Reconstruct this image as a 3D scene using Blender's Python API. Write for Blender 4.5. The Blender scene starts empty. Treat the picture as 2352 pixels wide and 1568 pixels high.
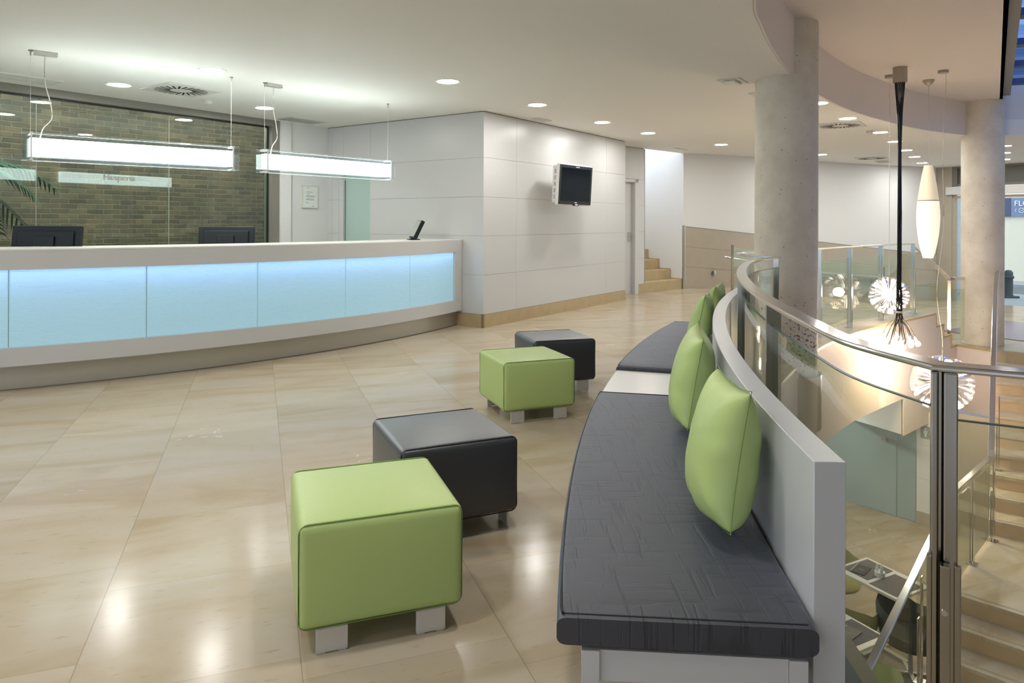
import bpy, bmesh, math, random
from mathutils import Vector, Matrix
random.seed(7)
PI = math.pi
C = bpy.context.scene.collection
SC = bpy.context.scene

# ---------------------------------------------------------------- camera
cam_d = bpy.data.cameras.new('camera'); cam = bpy.data.objects.new('camera', cam_d); C.objects.link(cam)
cam_d.sensor_width = 36.0; cam_d.sensor_fit = 'HORIZONTAL'
cam_d.lens = 1615.0 / 2352.0 * 36.0
cam_d.shift_x = 0.0; cam_d.shift_y = -(784.0 - 509.0) / 2352.0
cam_d.clip_start = 0.05; cam_d.clip_end = 200
cam.matrix_world = Matrix.Translation((0, 0, 1.35)) @ Matrix.Rotation(PI/2, 4, 'X') @ Matrix.Rotation(math.radians(0.2), 4, 'Z')
SC.camera = cam
# ---------------------------------------------------------------- world and exposure
w = bpy.data.worlds.new('sky'); SC.world = w; w.use_nodes = True
bg = w.node_tree.nodes['Background']; bg.inputs[0].default_value = (0.70, 0.80, 1.0, 1); bg.inputs[1].default_value = 2.2
SC.view_settings.view_transform = 'Standard'; SC.view_settings.look = 'None'
SC.view_settings.gamma = 1.0; SC.view_settings.use_curve_mapping = False
SC.view_settings.exposure = 0.36
DOWN_L = 130.0      # downlight discs
PEND_L = 5.5
TUBE_L = 4.5      # linear pendants over the desk
BULB_L = 70.0      # naked bulbs in the atrium

# ---------------------------------------------------------------- materials
def mat(name, col, rough=0.6, metal=0.0, coat=0.0, emis=None, es=0.0, noise=0.0, nscale=8.0, bump=0.0, bscale=60.0, spec=0.5):
    m = bpy.data.materials.new(name); m.use_nodes = True
    nt = m.node_tree; b = nt.nodes['Principled BSDF']
    b.inputs['Base Color'].default_value = (*col, 1); b.inputs['Roughness'].default_value = rough
    b.inputs['Metallic'].default_value = metal; b.inputs['Coat Weight'].default_value = coat
    b.inputs['Specular IOR Level'].default_value = spec
    if emis:
        b.inputs['Emission Color'].default_value = (*emis, 1); b.inputs['Emission Strength'].default_value = es
    if noise or bump:
        tc = nt.nodes.new('ShaderNodeTexCoord')
    if noise:
        n = nt.nodes.new('ShaderNodeTexNoise'); n.inputs['Scale'].default_value = nscale; n.inputs['Detail'].default_value = 4
        nt.links.new(tc.outputs['Object'], n.inputs['Vector'])
        r = nt.nodes.new('ShaderNodeMix'); r.data_type = 'RGBA'
        r.inputs[6].default_value = (*[c*(1-noise) for c in col], 1); r.inputs[7].default_value = (*[min(1, c*(1+noise)) for c in col], 1)
        nt.links.new(n.outputs['Fac'], r.inputs[0]); nt.links.new(r.outputs[2], b.inputs['Base Color'])
    if bump:
        n2 = nt.nodes.new('ShaderNodeTexNoise'); n2.inputs['Scale'].default_value = bscale; n2.inputs['Detail'].default_value = 3
        nt.links.new(tc.outputs['Object'], n2.inputs['Vector'])
        bp = nt.nodes.new('ShaderNodeBump'); bp.inputs['Strength'].default_value = bump; bp.inputs['Distance'].default_value = 0.01
        nt.links.new(n2.outputs['Fac'], bp.inputs['Height']); nt.links.new(bp.outputs['Normal'], b.inputs['Normal'])
    return m

def N(nt, t, **k):
    n = nt.nodes.new(t)
    for a, v in k.items(): setattr(n, a, v)
    return n
def MATH(nt, op, a, b=None):
    n = nt.nodes.new('ShaderNodeMath'); n.operation = op
    for i, x in enumerate((a, b)):
        if x is None: continue
        if isinstance(x, (int, float)): n.inputs[i].default_value = x
        else: nt.links.new(x, n.inputs[i])
    return n.outputs[0]

def glass_mat(name, tint, ior=1.5, rough=0.0, boost=1.0):
    m = bpy.data.materials.new(name); m.use_nodes = True; nt = m.node_tree; nt.nodes.clear()
    out = N(nt, 'ShaderNodeOutputMaterial'); mix = N(nt, 'ShaderNodeMixShader')
    tr = N(nt, 'ShaderNodeBsdfTransparent'); gl = N(nt, 'ShaderNodeBsdfGlossy'); ge = N(nt, 'ShaderNodeNewGeometry'); dt = N(nt, 'ShaderNodeVectorMath', operation='DOT_PRODUCT')
    nt.links.new(ge.outputs['Normal'], dt.inputs[0]); nt.links.new(ge.outputs['Incoming'], dt.inputs[1])
    f0 = ((ior-1)/(ior+1))**2
    fac = MATH(nt, 'ADD', MATH(nt, 'MULTIPLY', MATH(nt, 'POWER', MATH(nt, 'SUBTRACT', 1.0, MATH(nt, 'ABSOLUTE', dt.outputs['Value'])), 5.0), 1-f0), f0)
    tr.inputs[0].default_value = (*tint, 1); gl.inputs['Roughness'].default_value = rough
    f = MATH(nt, 'MINIMUM', MATH(nt, 'MULTIPLY', fac, boost), 1.0)
    nt.links.new(f, mix.inputs[0]); nt.links.new(tr.outputs[0], mix.inputs[1]); nt.links.new(gl.outputs[0], mix.inputs[2])
    nt.links.new(mix.outputs[0], out.inputs[0])
    return m

def marble_mat(name, base, grid=True, rough=0.17):
    m = bpy.data.materials.new(name); m.use_nodes = True; nt = m.node_tree; b = nt.nodes['Principled BSDF']; L = nt.links.new
    tc = N(nt, 'ShaderNodeTexCoord'); sep = N(nt, 'ShaderNodeSeparateXYZ')
    mp = N(nt, 'ShaderNodeMapping'); mp.vector_type = 'POINT'; mp.inputs['Rotation'].default_value = (0, 0, -math.radians(19.8))
    L(tc.outputs['Object'], mp.inputs['Vector']); L(mp.outputs[0], sep.inputs[0])
    S = 0.6425
    u = MATH(nt, 'DIVIDE', MATH(nt, 'SUBTRACT', sep.outputs[0], 0.126), S)
    st = MATH(nt, 'FLOOR', u); fu = MATH(nt, 'SUBTRACT', u, st)
    wn = N(nt, 'ShaderNodeTexWhiteNoise', noise_dimensions='1D'); L(MATH(nt, 'ADD', st, 13.37), wn.inputs['W'])
    v = MATH(nt, 'ADD', MATH(nt, 'DIVIDE', sep.outputs[1], S), wn.outputs['Value'])
    sv = MATH(nt, 'FLOOR', v); fv = MATH(nt, 'SUBTRACT', v, sv)
    du = MATH(nt, 'MINIMUM', fu, MATH(nt, 'SUBTRACT', 1.0, fu)); dv = MATH(nt, 'MINIMUM', fv, MATH(nt, 'SUBTRACT', 1.0, fv))
    dm = MATH(nt, 'MINIMUM', du, dv)
    joint = MATH(nt, 'MAXIMUM', MATH(nt, 'LESS_THAN', du, 0.0026 if grid else -1.0), MATH(nt, 'MULTIPLY', MATH(nt, 'LESS_THAN', dv, 0.0022 if grid else -1.0), 0.5))
    cmb = N(nt, 'ShaderNodeCombineXYZ'); L(st, cmb.inputs[0]); L(sv, cmb.inputs[1])
    wt = N(nt, 'ShaderNodeTexWhiteNoise', noise_dimensions='3D'); L(cmb.outputs[0], wt.inputs['Vector'])
    n1 = N(nt, 'ShaderNodeTexNoise'); n1.inputs['Scale'].default_value = 1.1; n1.inputs['Detail'].default_value = 6; n1.inputs['Distortion'].default_value = 1.2
    off = N(nt, 'ShaderNodeVectorMath', operation='MULTIPLY_ADD'); L(wt.outputs['Color'], off.inputs[0]); off.inputs[1].default_value = (6, 6, 6)
    st2 = N(nt, 'ShaderNodeVectorMath', operation='MULTIPLY'); L(mp.outputs[0], st2.inputs[0]); st2.inputs[1].default_value = (0.7, 2.2, 1)
    L(st2.outputs[0], off.inputs[2]); L(off.outputs[0], n1.inputs['Vector'])
    cr = N(nt, 'ShaderNodeValToRGB'); e = cr.color_ramp.elements
    e[0].position = 0.30; e[0].color = (base[0]*0.86, base[1]*0.80, base[2]*0.70, 1)
    e[1].position = 0.70; e[1].color = (base[0]*1.04, base[1]*1.07, base[2]*1.16, 1)
    k = cr.color_ramp.elements.new(0.5); k.color = (*base, 1)
    L(n1.outputs['Fac'], cr.inputs[0])
    # per tile tone
    tone = MATH(nt, 'ADD', MATH(nt, 'MULTIPLY', wt.outputs['Value'], 0.10), 0.95)
    mul = N(nt, 'ShaderNodeVectorMath', operation='SCALE'); L(cr.outputs[0], mul.inputs[0]); L(tone, mul.inputs['Scale'])
    # fine brown flecks
    n2 = N(nt, 'ShaderNodeTexNoise'); n2.inputs['Scale'].default_value = 14; n2.inputs['Detail'].default_value = 5
    st3 = N(nt, 'ShaderNodeVectorMath', operation='MULTIPLY'); L(mp.outputs[0], st3.inputs[0]); st3.inputs[1].default_value = (1, 4, 1)
    L(st3.outputs[0], n2.inputs['Vector'])
    fl = N(nt, 'ShaderNodeMapRange'); L(n2.outputs['Fac'], fl.inputs[0]); fl.inputs[1].default_value = 0.62; fl.inputs[2].default_value = 0.72; fl.inputs[4].default_value = 0.35
    mx = N(nt, 'ShaderNodeMix', data_type='RGBA'); L(fl.outputs[0], mx.inputs[0]); L(mul.outputs[0], mx.inputs[6]); mx.inputs[7].default_value = (base[0]*0.68, base[1]*0.55, base[2]*0.40, 1)
    # white veins
    n3 = N(nt, 'ShaderNodeTexNoise'); n3.inputs['Scale'].default_value = 1.7; n3.inputs['Detail'].default_value = 4; n3.inputs['Roughness'].default_value = 0.55
    L(off.outputs[0], n3.inputs['Vector'])
    vn = MATH(nt, 'LESS_THAN', MATH(nt, 'ABSOLUTE', MATH(nt, 'SUBTRACT', n3.outputs['Fac'], 0.5)), 0.0016)
    n4 = N(nt, 'ShaderNodeTexNoise'); n4.inputs['Scale'].default_value = 1.4; L(mp.outputs[0], n4.inputs['Vector'])
    vn = MATH(nt, 'MULTIPLY', vn, MATH(nt, 'GREATER_THAN', n4.outputs['Fac'], 0.64))
    mv = N(nt, 'ShaderNodeMix', data_type='RGBA'); L(MATH(nt, 'MULTIPLY', vn, 0.8), mv.inputs[0]); L(mx.outputs[2], mv.inputs[6]); mv.inputs[7].default_value = (0.86, 0.84, 0.78, 1)
    mj = N(nt, 'ShaderNodeMix', data_type='RGBA'); L(MATH(nt, 'MULTIPLY', joint, 0.55), mj.inputs[0]); L(mv.outputs[2], mj.inputs[6]); mj.inputs[7].default_value = (0.20, 0.15, 0.09, 1)
    L(mj.outputs[2], b.inputs['Base Color']); b.inputs['Roughness'].default_value = rough
    b.inputs['Specular IOR Level'].default_value = 0.13
    return m

def concrete_mat(hcw=0.13):
    m = bpy.data.materials.new('cast_concrete'); m.use_nodes = True; nt = m.node_tree; b = nt.nodes['Principled BSDF']; L = nt.links.new
    tc = N(nt, 'ShaderNodeTexCoord')
    n = N(nt, 'ShaderNodeTexNoise'); n.inputs['Scale'].default_value = 2.2; n.inputs['Detail'].default_value = 7; n.inputs['Roughness'].default_value = 0.62
    L(tc.outputs['Object'], n.inputs['Vector'])
    cr = N(nt, 'ShaderNodeValToRGB'); e = cr.color_ramp.elements
    e[0].position = 0.32; e[0].color = (0.60, 0.53, 0.425, 1); e[1].position = 0.68; e[1].color = (0.77, 0.72, 0.62, 1)
    L(n.outputs['Fac'], cr.inputs[0])
    v = N(nt, 'ShaderNodeTexVoronoi'); v.inputs['Scale'].default_value = 13; L(tc.outputs['Object'], v.inputs['Vector'])
    wn = N(nt, 'ShaderNodeTexWhiteNoise'); L(v.outputs['Position'], wn.inputs['Vector'])
    r = MATH(nt, 'MULTIPLY', wn.outputs['Value'], 0.13)
    pit = MATH(nt, 'LESS_THAN', v.outputs['Distance'], MATH(nt, 'SUBTRACT', r, 0.045))
    # rougher honeycombed band near the floor
    sp = N(nt, 'ShaderNodeSeparateXYZ'); L(tc.outputs['Object'], sp.inputs[0])
    band = N(nt, 'ShaderNodeMapRange'); L(MATH(nt, 'ABSOLUTE', MATH(nt, 'SUBTRACT', sp.outputs[2], 0.22)), band.inputs[0])
    band.inputs[1].default_value = 0.1; band.inputs[2].default_value = 0.55; band.inputs[3].default_value = hcw*1.25; band.inputs[4].default_value = 0.0
    n2 = N(nt, 'ShaderNodeTexNoise'); n2.inputs['Scale'].default_value = 38; n2.inputs['Detail'].default_value = 4; L(tc.outputs['Object'], n2.inputs['Vector'])
    n5 = N(nt, 'ShaderNodeTexNoise'); n5.inputs['Scale'].default_value = 3; L(tc.outputs['Object'], n5.inputs['Vector'])
    hc = MATH(nt, 'GREATER_THAN', MATH(nt, 'ADD', n2.outputs['Fac'], MATH(nt, 'MULTIPLY', MATH(nt, 'ADD', n5.outputs['Fac'], 0.35), band.outputs[0])), 0.71)
    pit = MATH(nt, 'MAXIMUM', pit, hc)
    mx = N(nt, 'ShaderNodeMix', data_type='RGBA'); L(MATH(nt, 'MULTIPLY', pit, 0.85), mx.inputs[0]); L(cr.outputs[0], mx.inputs[6]); mx.inputs[7].default_value = (0.12, 0.09, 0.055, 1)
    L(mx.outputs[2], b.inputs['Base Color']); b.inputs['Roughness'].default_value = 0.55
    bp = N(nt, 'ShaderNodeBump'); bp.inputs['Strength'].default_value = 0.5; bp.inputs['Distance'].default_value = 0.006; bp.invert = True
    L(pit, bp.inputs['Height']); L(bp.outputs[0], b.inputs['Normal'])
    return m

def brick_mat():
    m = bpy.data.materials.new('old_brick'); m.use_nodes = True; nt = m.node_tree; b = nt.nodes['Principled BSDF']; L = nt.links.new
    tc = N(nt, 'ShaderNodeTexCoord'); sp = N(nt, 'ShaderNodeSeparateXYZ'); cb = N(nt, 'ShaderNodeCombineXYZ')
    nd = N(nt, 'ShaderNodeTexNoise'); nd.inputs['Scale'].default_value = 6; nd.inputs['Detail'].default_value = 6; nd.inputs['Roughness'].default_value = 0.7; L(tc.outputs['Object'], nd.inputs['Vector'])
    L(tc.outputs['Object'], sp.inputs[0])
    L(MATH(nt, 'ADD', sp.outputs[0], MATH(nt, 'MULTIPLY', nd.outputs['Fac'], 0.07)), cb.inputs[0])
    L(MATH(nt, 'ADD', sp.outputs[2], MATH(nt, 'MULTIPLY', nd.outputs['Fac'], 0.035)), cb.inputs[1])
    br = N(nt, 'ShaderNodeTexBrick'); L(cb.outputs[0], br.inputs['Vector']); br.inputs['Scale'].default_value = 1
    br.inputs['Brick Width'].default_value = 0.215; br.inputs['Row Height'].default_value = 0.066; br.inputs['Mortar Size'].default_value = 0.007
    br.inputs['Mortar Smooth'].default_value = 0.6
    br.inputs['Color1'].default_value = (0.105, 0.088, 0.068, 1); br.inputs['Color2'].default_value = (0.19, 0.155, 0.115, 1); br.inputs['Mortar'].default_value = (0.25, 0.25, 0.215, 1)
    n = N(nt, 'ShaderNodeTexNoise'); n.inputs['Scale'].default_value = 2.0; n.inputs['Detail'].default_value = 9; n.inputs['Roughness'].default_value = 0.7; L(tc.outputs['Object'], n.inputs['Vector'])
    cr = N(nt, 'ShaderNodeValToRGB'); e = cr.color_ramp.elements; e[0].position = 0.36; e[0].color = (0.68, 0.72, 0.72, 1); e[1].position = 0.64; e[1].color = (1.42, 1.22, 1.0, 1)
    L(n.outputs['Fac'], cr.inputs[0])
    mx = N(nt, 'ShaderNodeVectorMath', operation='MULTIPLY'); L(br.outputs['Color'], mx.inputs[0]); L(cr.outputs[0], mx.inputs[1])
    L(mx.outputs[0], b.inputs['Base Color']); b.inputs['Roughness'].default_value = 0.9
    bp = N(nt, 'ShaderNodeBump'); bp.inputs['Distance'].default_value = 0.01; bp.invert = True; L(br.outputs['Fac'], bp.inputs['Height']); L(bp.outputs[0], b.inputs['Normal'])
    return m

def fabric_mat():
    m = bpy.data.materials.new('charcoal_fabric'); m.use_nodes = True; nt = m.node_tree; b = nt.nodes['Principled BSDF']; L = nt.links.new
    tc = N(nt, 'ShaderNodeTexCoord')
    hs = []
    for sc in ((75, 6, 6), (6, 55, 6)):
        mp = N(nt, 'ShaderNodeMapping'); mp.inputs['Scale'].default_value = sc; L(tc.outputs['Object'], mp.inputs[0])
        n = N(nt, 'ShaderNodeTexNoise'); n.inputs['Scale'].default_value = 0.8; n.inputs['Detail'].default_value = 3; L(mp.outputs[0], n.inputs['Vector'])
        r = N(nt, 'ShaderNodeMapRange'); r.inputs[1].default_value = 0.57; r.inputs[2].default_value = 0.66; L(n.outputs['Fac'], r.inputs[0]); hs.append(r.outputs[0])
    h = MATH(nt, 'MAXIMUM', hs[0], hs[1])
    n3 = N(nt, 'ShaderNodeTexNoise'); n3.inputs['Scale'].default_value = 3; n3.inputs['Detail'].default_value = 3; L(tc.outputs['Object'], n3.inputs['Vector'])
    bp = N(nt, 'ShaderNodeBump'); bp.inputs['Strength'].default_value = 0.5; bp.inputs['Distance'].default_value = 0.004; bp.invert = True
    L(MATH(nt, 'ADD', h, MATH(nt, 'MULTIPLY', n3.outputs['Fac'], 2.0)), bp.inputs['Height']); L(bp.outputs[0], b.inputs['Normal'])
    mx = N(nt, 'ShaderNodeMix', data_type='RGBA'); L(MATH(nt, 'MULTIPLY', h, 0.75), mx.inputs[0]); mx.inputs[6].default_value = (0.028, 0.030, 0.042, 1); mx.inputs[7].default_value = (0.010, 0.012, 0.020, 1)  # shade in the creases is mixed into the base colour
    L(mx.outputs[2], b.inputs['Base Color']); b.inputs['Roughness'].default_value = 0.55
    b.inputs['Sheen Weight'].default_value = 0.28; b.inputs['Sheen Roughness'].default_value = 0.4; b.inputs['Sheen Tint'].default_value = (0.62, 0.70, 1.0, 1)
    b.inputs['Specular IOR Level'].default_value = 0.6; b.inputs['Coat Weight'].default_value = 0.45; b.inputs['Coat Roughness'].default_value = 0.5; b.inputs['Coat IOR'].default_value = 1.6
    return m

M = {}
M['floor'] = marble_mat('polished_marble', (0.47, 0.395, 0.285))
M['stair'] = marble_mat('stair_marble', (0.68, 0.575, 0.44), grid=False, rough=0.2)
M['limestone'] = mat('limestone', (0.47, 0.36, 0.20), 0.35, noise=0.16, nscale=7)
M['dado'] = mat('dado_stone', (0.43, 0.37, 0.285), 0.3, noise=0.08, nscale=5)
M['white'] = mat('white_paint', (0.74, 0.74, 0.72), 0.7)
M['ceil'] = mat('ceiling_paint', (0.84, 0.83, 0.80), 0.75)
M['panel'] = mat('lacquered_panel', (0.61, 0.61, 0.60), 0.30, spec=0.4)
M['gap'] = mat('joint_shadow_gap', (0.16, 0.145, 0.12), 0.9)
M['desk'] = mat('desk_lacquer', (0.59, 0.585, 0.57), 0.3)
M['alu'] = mat('brushed_aluminium', (0.66, 0.66, 0.645), 0.32, metal=0.5)
M['alupaint'] = mat('silver_painted_metal', (0.62, 0.63, 0.64), 0.30, metal=0.15)
M['steel'] = mat('polished_steel', (0.70, 0.68, 0.655), 0.16, metal=1.0)
M['steel_dark'] = mat('post_steel', (0.42, 0.40, 0.35), 0.16, metal=1.0)
M['glass'] = glass_mat('clear_glass', (0.91, 0.945, 0.89), 1.45)
M['winglass'] = glass_mat('window_glass', (0.86, 0.92, 0.87), 1.5, boost=1.3)
M['lampglass'] = glass_mat('lamp_glass', (0.96, 0.99, 1.0), 1.5, boost=1.6)
M['rimglass'] = mat('bright_glass_rim', (0.85, 0.92, 0.92), 0.2)
M['glassedge'] = mat('glass_edge', (0.03, 0.075, 0.065), 0.35)
M['frost'] = mat('frosted_green_glass', (0.44, 0.58, 0.53), 0.16)
M['frost2'] = mat('frosted_blue_glass', (0.38, 0.46, 0.455), 0.14)
M['green'] = mat('lime_leatherette', (0.44, 0.56, 0.20), 0.42, bump=0.10, bscale=9)
M['black'] = mat('black_leather', (0.010, 0.012, 0.022), 0.45, bump=0.05, bscale=9, spec=0.5)
M['black'].node_tree.nodes['Principled BSDF'].inputs['Coat Weight'].default_value = 1.0
M['black'].node_tree.nodes['Principled BSDF'].inputs['Coat Roughness'].default_value = 0.42
M['black'].node_tree.nodes['Principled BSDF'].inputs['Coat IOR'].default_value = 1.6
M['fabric'] = fabric_mat()
M['piping'] = mat('dark_piping', (0.012, 0.013, 0.02), 0.6)
M['greenpipe'] = mat('green_piping', (0.17, 0.28, 0.06), 0.5)
M['concrete'] = concrete_mat(); M['concrete2'] = concrete_mat(0.0)
M['brick'] = brick_mat()
M['frame'] = mat('window_frame_bronze', (0.22, 0.205, 0.175), 0.5)
M['darkseal'] = mat('black_seal', (0.012, 0.018, 0.018), 0.4)
M['plastic'] = mat('black_plastic', (0.010, 0.014, 0.017), 0.42, spec=0.35)
M['screen'] = mat('screen', (0.002, 0.004, 0.009), 0.12, spec=0.15)
M['tvbody'] = mat('white_plastic', (0.74, 0.73, 0.70), 0.3)
M['downlight'] = mat('downlight_diffuser', (0.9, 0.9, 0.9), 0.5, emis=(1.0, 0.985, 0.955), es=DOWN_L)
M['pendant'] = mat('pendant_diffuser', (0.9, 0.9, 0.9), 0.5, emis=(0.86, 1.0, 0.97), es=PEND_L)
M['tube'] = mat('fluorescent_tube', (0.9, 0.9, 0.9), 0.4, emis=(0.86, 1.0, 0.96), es=TUBE_L)
M['brick_fill'] = mat('brick_fill', (0.9, 0.9, 0.9), 0.4, emis=(0.97, 1.0, 0.88), es=27)
M['bulb'] = mat('bulb', (0.9, 0.8, 0.7), 0.2, emis=(1.0, 0.72, 0.44), es=BULB_L)
M['globe'] = mat('globe_bulb', (0.9, 0.9, 0.9), 0.2, emis=(1.0, 0.88, 0.72), es=110)
M['shade'] = mat('paper_shade', (0.85, 0.75, 0.55), 0.7, emis=(1.0, 0.80, 0.52), es=0.30)
M['cable'] = mat('black_cable', (0.01, 0.01, 0.012), 0.35)
M['cord'] = mat('pale_cord', (0.62, 0.60, 0.55), 0.4)
M['canopy'] = mat('canopy_metal', (0.42, 0.38, 0.31), 0.4, metal=0.3)
M['grille'] = mat('grille_grey', (0.42, 0.43, 0.39), 0.6)
M['diff'] = mat('diffuser_plate', (0.66, 0.66, 0.62), 0.5)
M['slot'] = mat('slot_black', (0.012, 0.012, 0.012), 0.8)
M['detector'] = mat('detector_plastic', (0.62, 0.60, 0.53), 0.5)
M['kick'] = mat('kick_metal', (0.50, 0.48, 0.42), 0.32, metal=0.55)
M['tabletop'] = mat('white_tabletop', (0.80, 0.78, 0.73), 0.3)
M['placemat'] = mat('woven_placemat', (0.16, 0.155, 0.14), 0.8, noise=0.5, nscale=60)
M['menu'] = mat('menu_cover', (0.035, 0.038, 0.045), 0.4)
M['paper'] = mat('paper', (0.80, 0.82, 0.78), 0.6)
M['ink'] = mat('ink', (0.12, 0.13, 0.12), 0.7)
M['greytext'] = mat('grey_lettering', (0.22, 0.25, 0.22), 0.6)
M['moss'] = mat('moss_upholstery', (0.40, 0.385, 0.15), 0.7, noise=0.12, nscale=6)
M['lime2'] = mat('lime_upholstery', (0.56, 0.57, 0.30), 0.6)
M['graychair'] = mat('grey_upholstery', (0.07, 0.075, 0.068), 0.8, noise=0.4, nscale=14)
M['leaf'] = mat('palm_leaf', (0.03, 0.12, 0.05), 0.5)
M['bark'] = mat('bark', (0.10, 0.07, 0.04), 0.9)
M['terracotta'] = mat('planter', (0.25, 0.26, 0.25), 0.7)
M['floorshade'] = mat('painted_floor_shade', (0.10, 0.13, 0.145), 0.35, noise=0.3, nscale=12)
M['bluebeam'] = mat('blue_beam', (0.06, 0.10, 0.24), 0.5)
M['skyglass'] = glass_mat('skylight_glass', (0.34, 0.46, 0.66), 1.5)
M['greyband'] = mat('grey_transom', (0.17, 0.17, 0.15), 0.6)
M['cream'] = mat('cream_render', (0.80, 0.71, 0.57), 0.8)
M['signblue'] = mat('sign_dark_blue', (0.045, 0.06, 0.14), 0.4)
M['signgrey'] = mat('sign_blue_grey', (0.18, 0.22, 0.36), 0.4)
M['letter'] = mat('white_letter', (0.85, 0.88, 0.9), 0.4)
M['pave'] = mat('pavement', (0.36, 0.38, 0.42), 0.7, noise=0.1, nscale=3)
M['asphalt'] = mat('asphalt', (0.16, 0.17, 0.19), 0.8)
M['bollard'] = mat('bollard_iron', (0.05, 0.065, 0.09), 0.45)
M['matpurple'] = mat('purple_floor_mat', (0.24, 0.17, 0.25), 0.18, noise=0.15, nscale=4)
M['outpanel'] = mat('outdoor_panel', (0.40, 0.44, 0.52), 0.5)
M['pier'] = mat('pier_stone', (0.46, 0.41, 0.32), 0.6, noise=0.06, nscale=4)
M['signgray'] = mat('sign_plate', (0.34, 0.36, 0.35), 0.4)
M['pictogram'] = mat('pictogram', (0.72, 0.74, 0.72), 0.5)
M['pink'] = mat('atrium_plaster', (0.78, 0.69, 0.63), 0.55)
M['pinklight'] = mat('bulkhead_paint', (0.80, 0.73, 0.68), 0.6)
M['riser'] = mat('riser_stone', (0.70, 0.53, 0.345), 0.35, noise=0.14, nscale=6)
M['ledblue'] = mat('led_strip', (0.5, 0.6, 1), 0.5, emis=(0.42, 0.50, 1.0), es=30)
M['powerled'] = mat('power_led', (0.4, 0.4, 1), 0.5, emis=(0.5, 0.45, 1.0), es=1.5)

def deskglass_mat():
    m = bpy.data.materials.new('textured_blue_glass'); m.use_nodes = True; nt = m.node_tree; nt.nodes.clear(); L = nt.links.new
    out = N(nt, 'ShaderNodeOutputMaterial'); tc = N(nt, 'ShaderNodeTexCoord')
    mp = N(nt, 'ShaderNodeMapping'); mp.inputs['Rotation'].default_value = (0.6, 0.5, 0.4); mp.inputs['Scale'].default_value = (1, 1, 5); L(tc.outputs['Object'], mp.inputs[0])
    n = N(nt, 'ShaderNodeTexNoise'); n.inputs['Scale'].default_value = 9; n.inputs['Detail'].default_value = 6; n.inputs['Distortion'].default_value = 1.0; L(mp.outputs[0], n.inputs['Vector'])
    bp = N(nt, 'ShaderNodeBump'); bp.inputs['Strength'].default_value = 0.7; bp.inputs['Distance'].default_value = 0.012; L(n.outputs['Fac'], bp.inputs['Height'])
    tl = N(nt, 'ShaderNodeBsdfTranslucent'); tl.inputs[0].default_value = (0.7, 0.85, 0.9, 1)
    df = N(nt, 'ShaderNodeBsdfDiffuse'); df.inputs[0].default_value = (0.36, 0.50, 0.53, 1)
    gl = N(nt, 'ShaderNodeBsdfGlossy'); gl.inputs['Roughness'].default_value = 0.12
    for s in (tl, df, gl): L(bp.outputs[0], s.inputs['Normal'])
    a = N(nt, 'ShaderNodeMixShader'); a.inputs[0].default_value = 0.5; L(tl.outputs[0], a.inputs[1]); L(df.outputs[0], a.inputs[2])
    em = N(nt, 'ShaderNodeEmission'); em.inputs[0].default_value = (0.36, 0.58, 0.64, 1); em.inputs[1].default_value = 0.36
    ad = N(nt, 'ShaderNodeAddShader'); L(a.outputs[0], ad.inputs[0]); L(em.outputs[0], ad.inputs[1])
    fr = N(nt, 'ShaderNodeFresnel'); fr.inputs[0].default_value = 1.5
    b = N(nt, 'ShaderNodeMixShader'); L(fr.outputs[0], b.inputs[0]); L(ad.outputs[0], b.inputs[1]); L(gl.outputs[0], b.inputs[2])
    L(b.outputs[0], out.inputs[0]); return m
M['deskglass'] = deskglass_mat()

# ---------------------------------------------------------------- geometry helpers
def box(bm, x0, x1, y0, y1, z0, z1, mtx=None):
    vs = [bm.verts.new((x, y, z)) for z in (z0, z1) for x, y in ((x0, y0), (x1, y0), (x1, y1), (x0, y1))]
    for f in ((3, 2, 1, 0), (4, 5, 6, 7), (0, 1, 5, 4), (1, 2, 6, 5), (2, 3, 7, 6), (3, 0, 4, 7)): bm.faces.new([vs[i] for i in f])
    if mtx is not None:
        for v in vs: v.co = mtx @ v.co
    return vs
def prism(bm, pts, z0, z1, mtx=None):
    a = [bm.verts.new((p[0], p[1], z0)) for p in pts]; b = [bm.verts.new((p[0], p[1], z1)) for p in pts]
    n = len(pts); bm.faces.new(list(reversed(a))); bm.faces.new(b)
    for i in range(n): bm.faces.new((a[i], a[(i+1) % n], b[(i+1) % n], b[i]))
    if mtx is not None:
        for v in a + b: v.co = mtx @ v.co
def tube(bm, pts, r, n=8, caps=True):
    rings = []
    pts = [Vector(p) for p in pts]
    for i, p in enumerate(pts):
        t = (pts[min(i+1, len(pts)-1)] - pts[max(i-1, 0)])
        if t.length < 1e-9: t = Vector((0, 0, 1))
        t.normalize()
        a = t.cross(Vector((0, 0, 1)))
        if a.length < 1e-3: a = t.cross(Vector((0, 1, 0)))
        a.normalize(); b = t.cross(a)
        rr = r[i] if isinstance(r, (list, tuple)) else r
        rings.append([bm.verts.new(p + (a*math.cos(k*2*PI/n) + b*math.sin(k*2*PI/n))*rr) for k in range(n)])
    for i in range(len(rings)-1):
        for k in range(n): bm.faces.new((rings[i][k], rings[i][(k+1) % n], rings[i+1][(k+1) % n], rings[i+1][k]))
    if caps: bm.faces.new(rings[0]); bm.faces.new(list(reversed(rings[-1])))
def lathe(bm, prof, n=32, cx=0, cy=0, fn=None):
    rings = []
    for r, z in prof:
        if r < 1e-6: rings.append([bm.verts.new((cx, cy, z))]); continue
        rings.append([bm.verts.new((cx + r*math.cos(2*PI*k/n), cy + r*math.sin(2*PI*k/n), z)) for k in range(n)])
    for a, b in zip(rings, rings[1:]):
        if len(a) == 1 and len(b) == 1: continue
        for k in range(n):
            k2 = (k+1) % n
            if len(a) == 1: bm.faces.new((a[0], b[k2], b[k]))
            elif len(b) == 1: bm.faces.new((a[k], a[k2], b[0]))
            else: bm.faces.new((a[k], a[k2], b[k2], b[k]))
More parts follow.
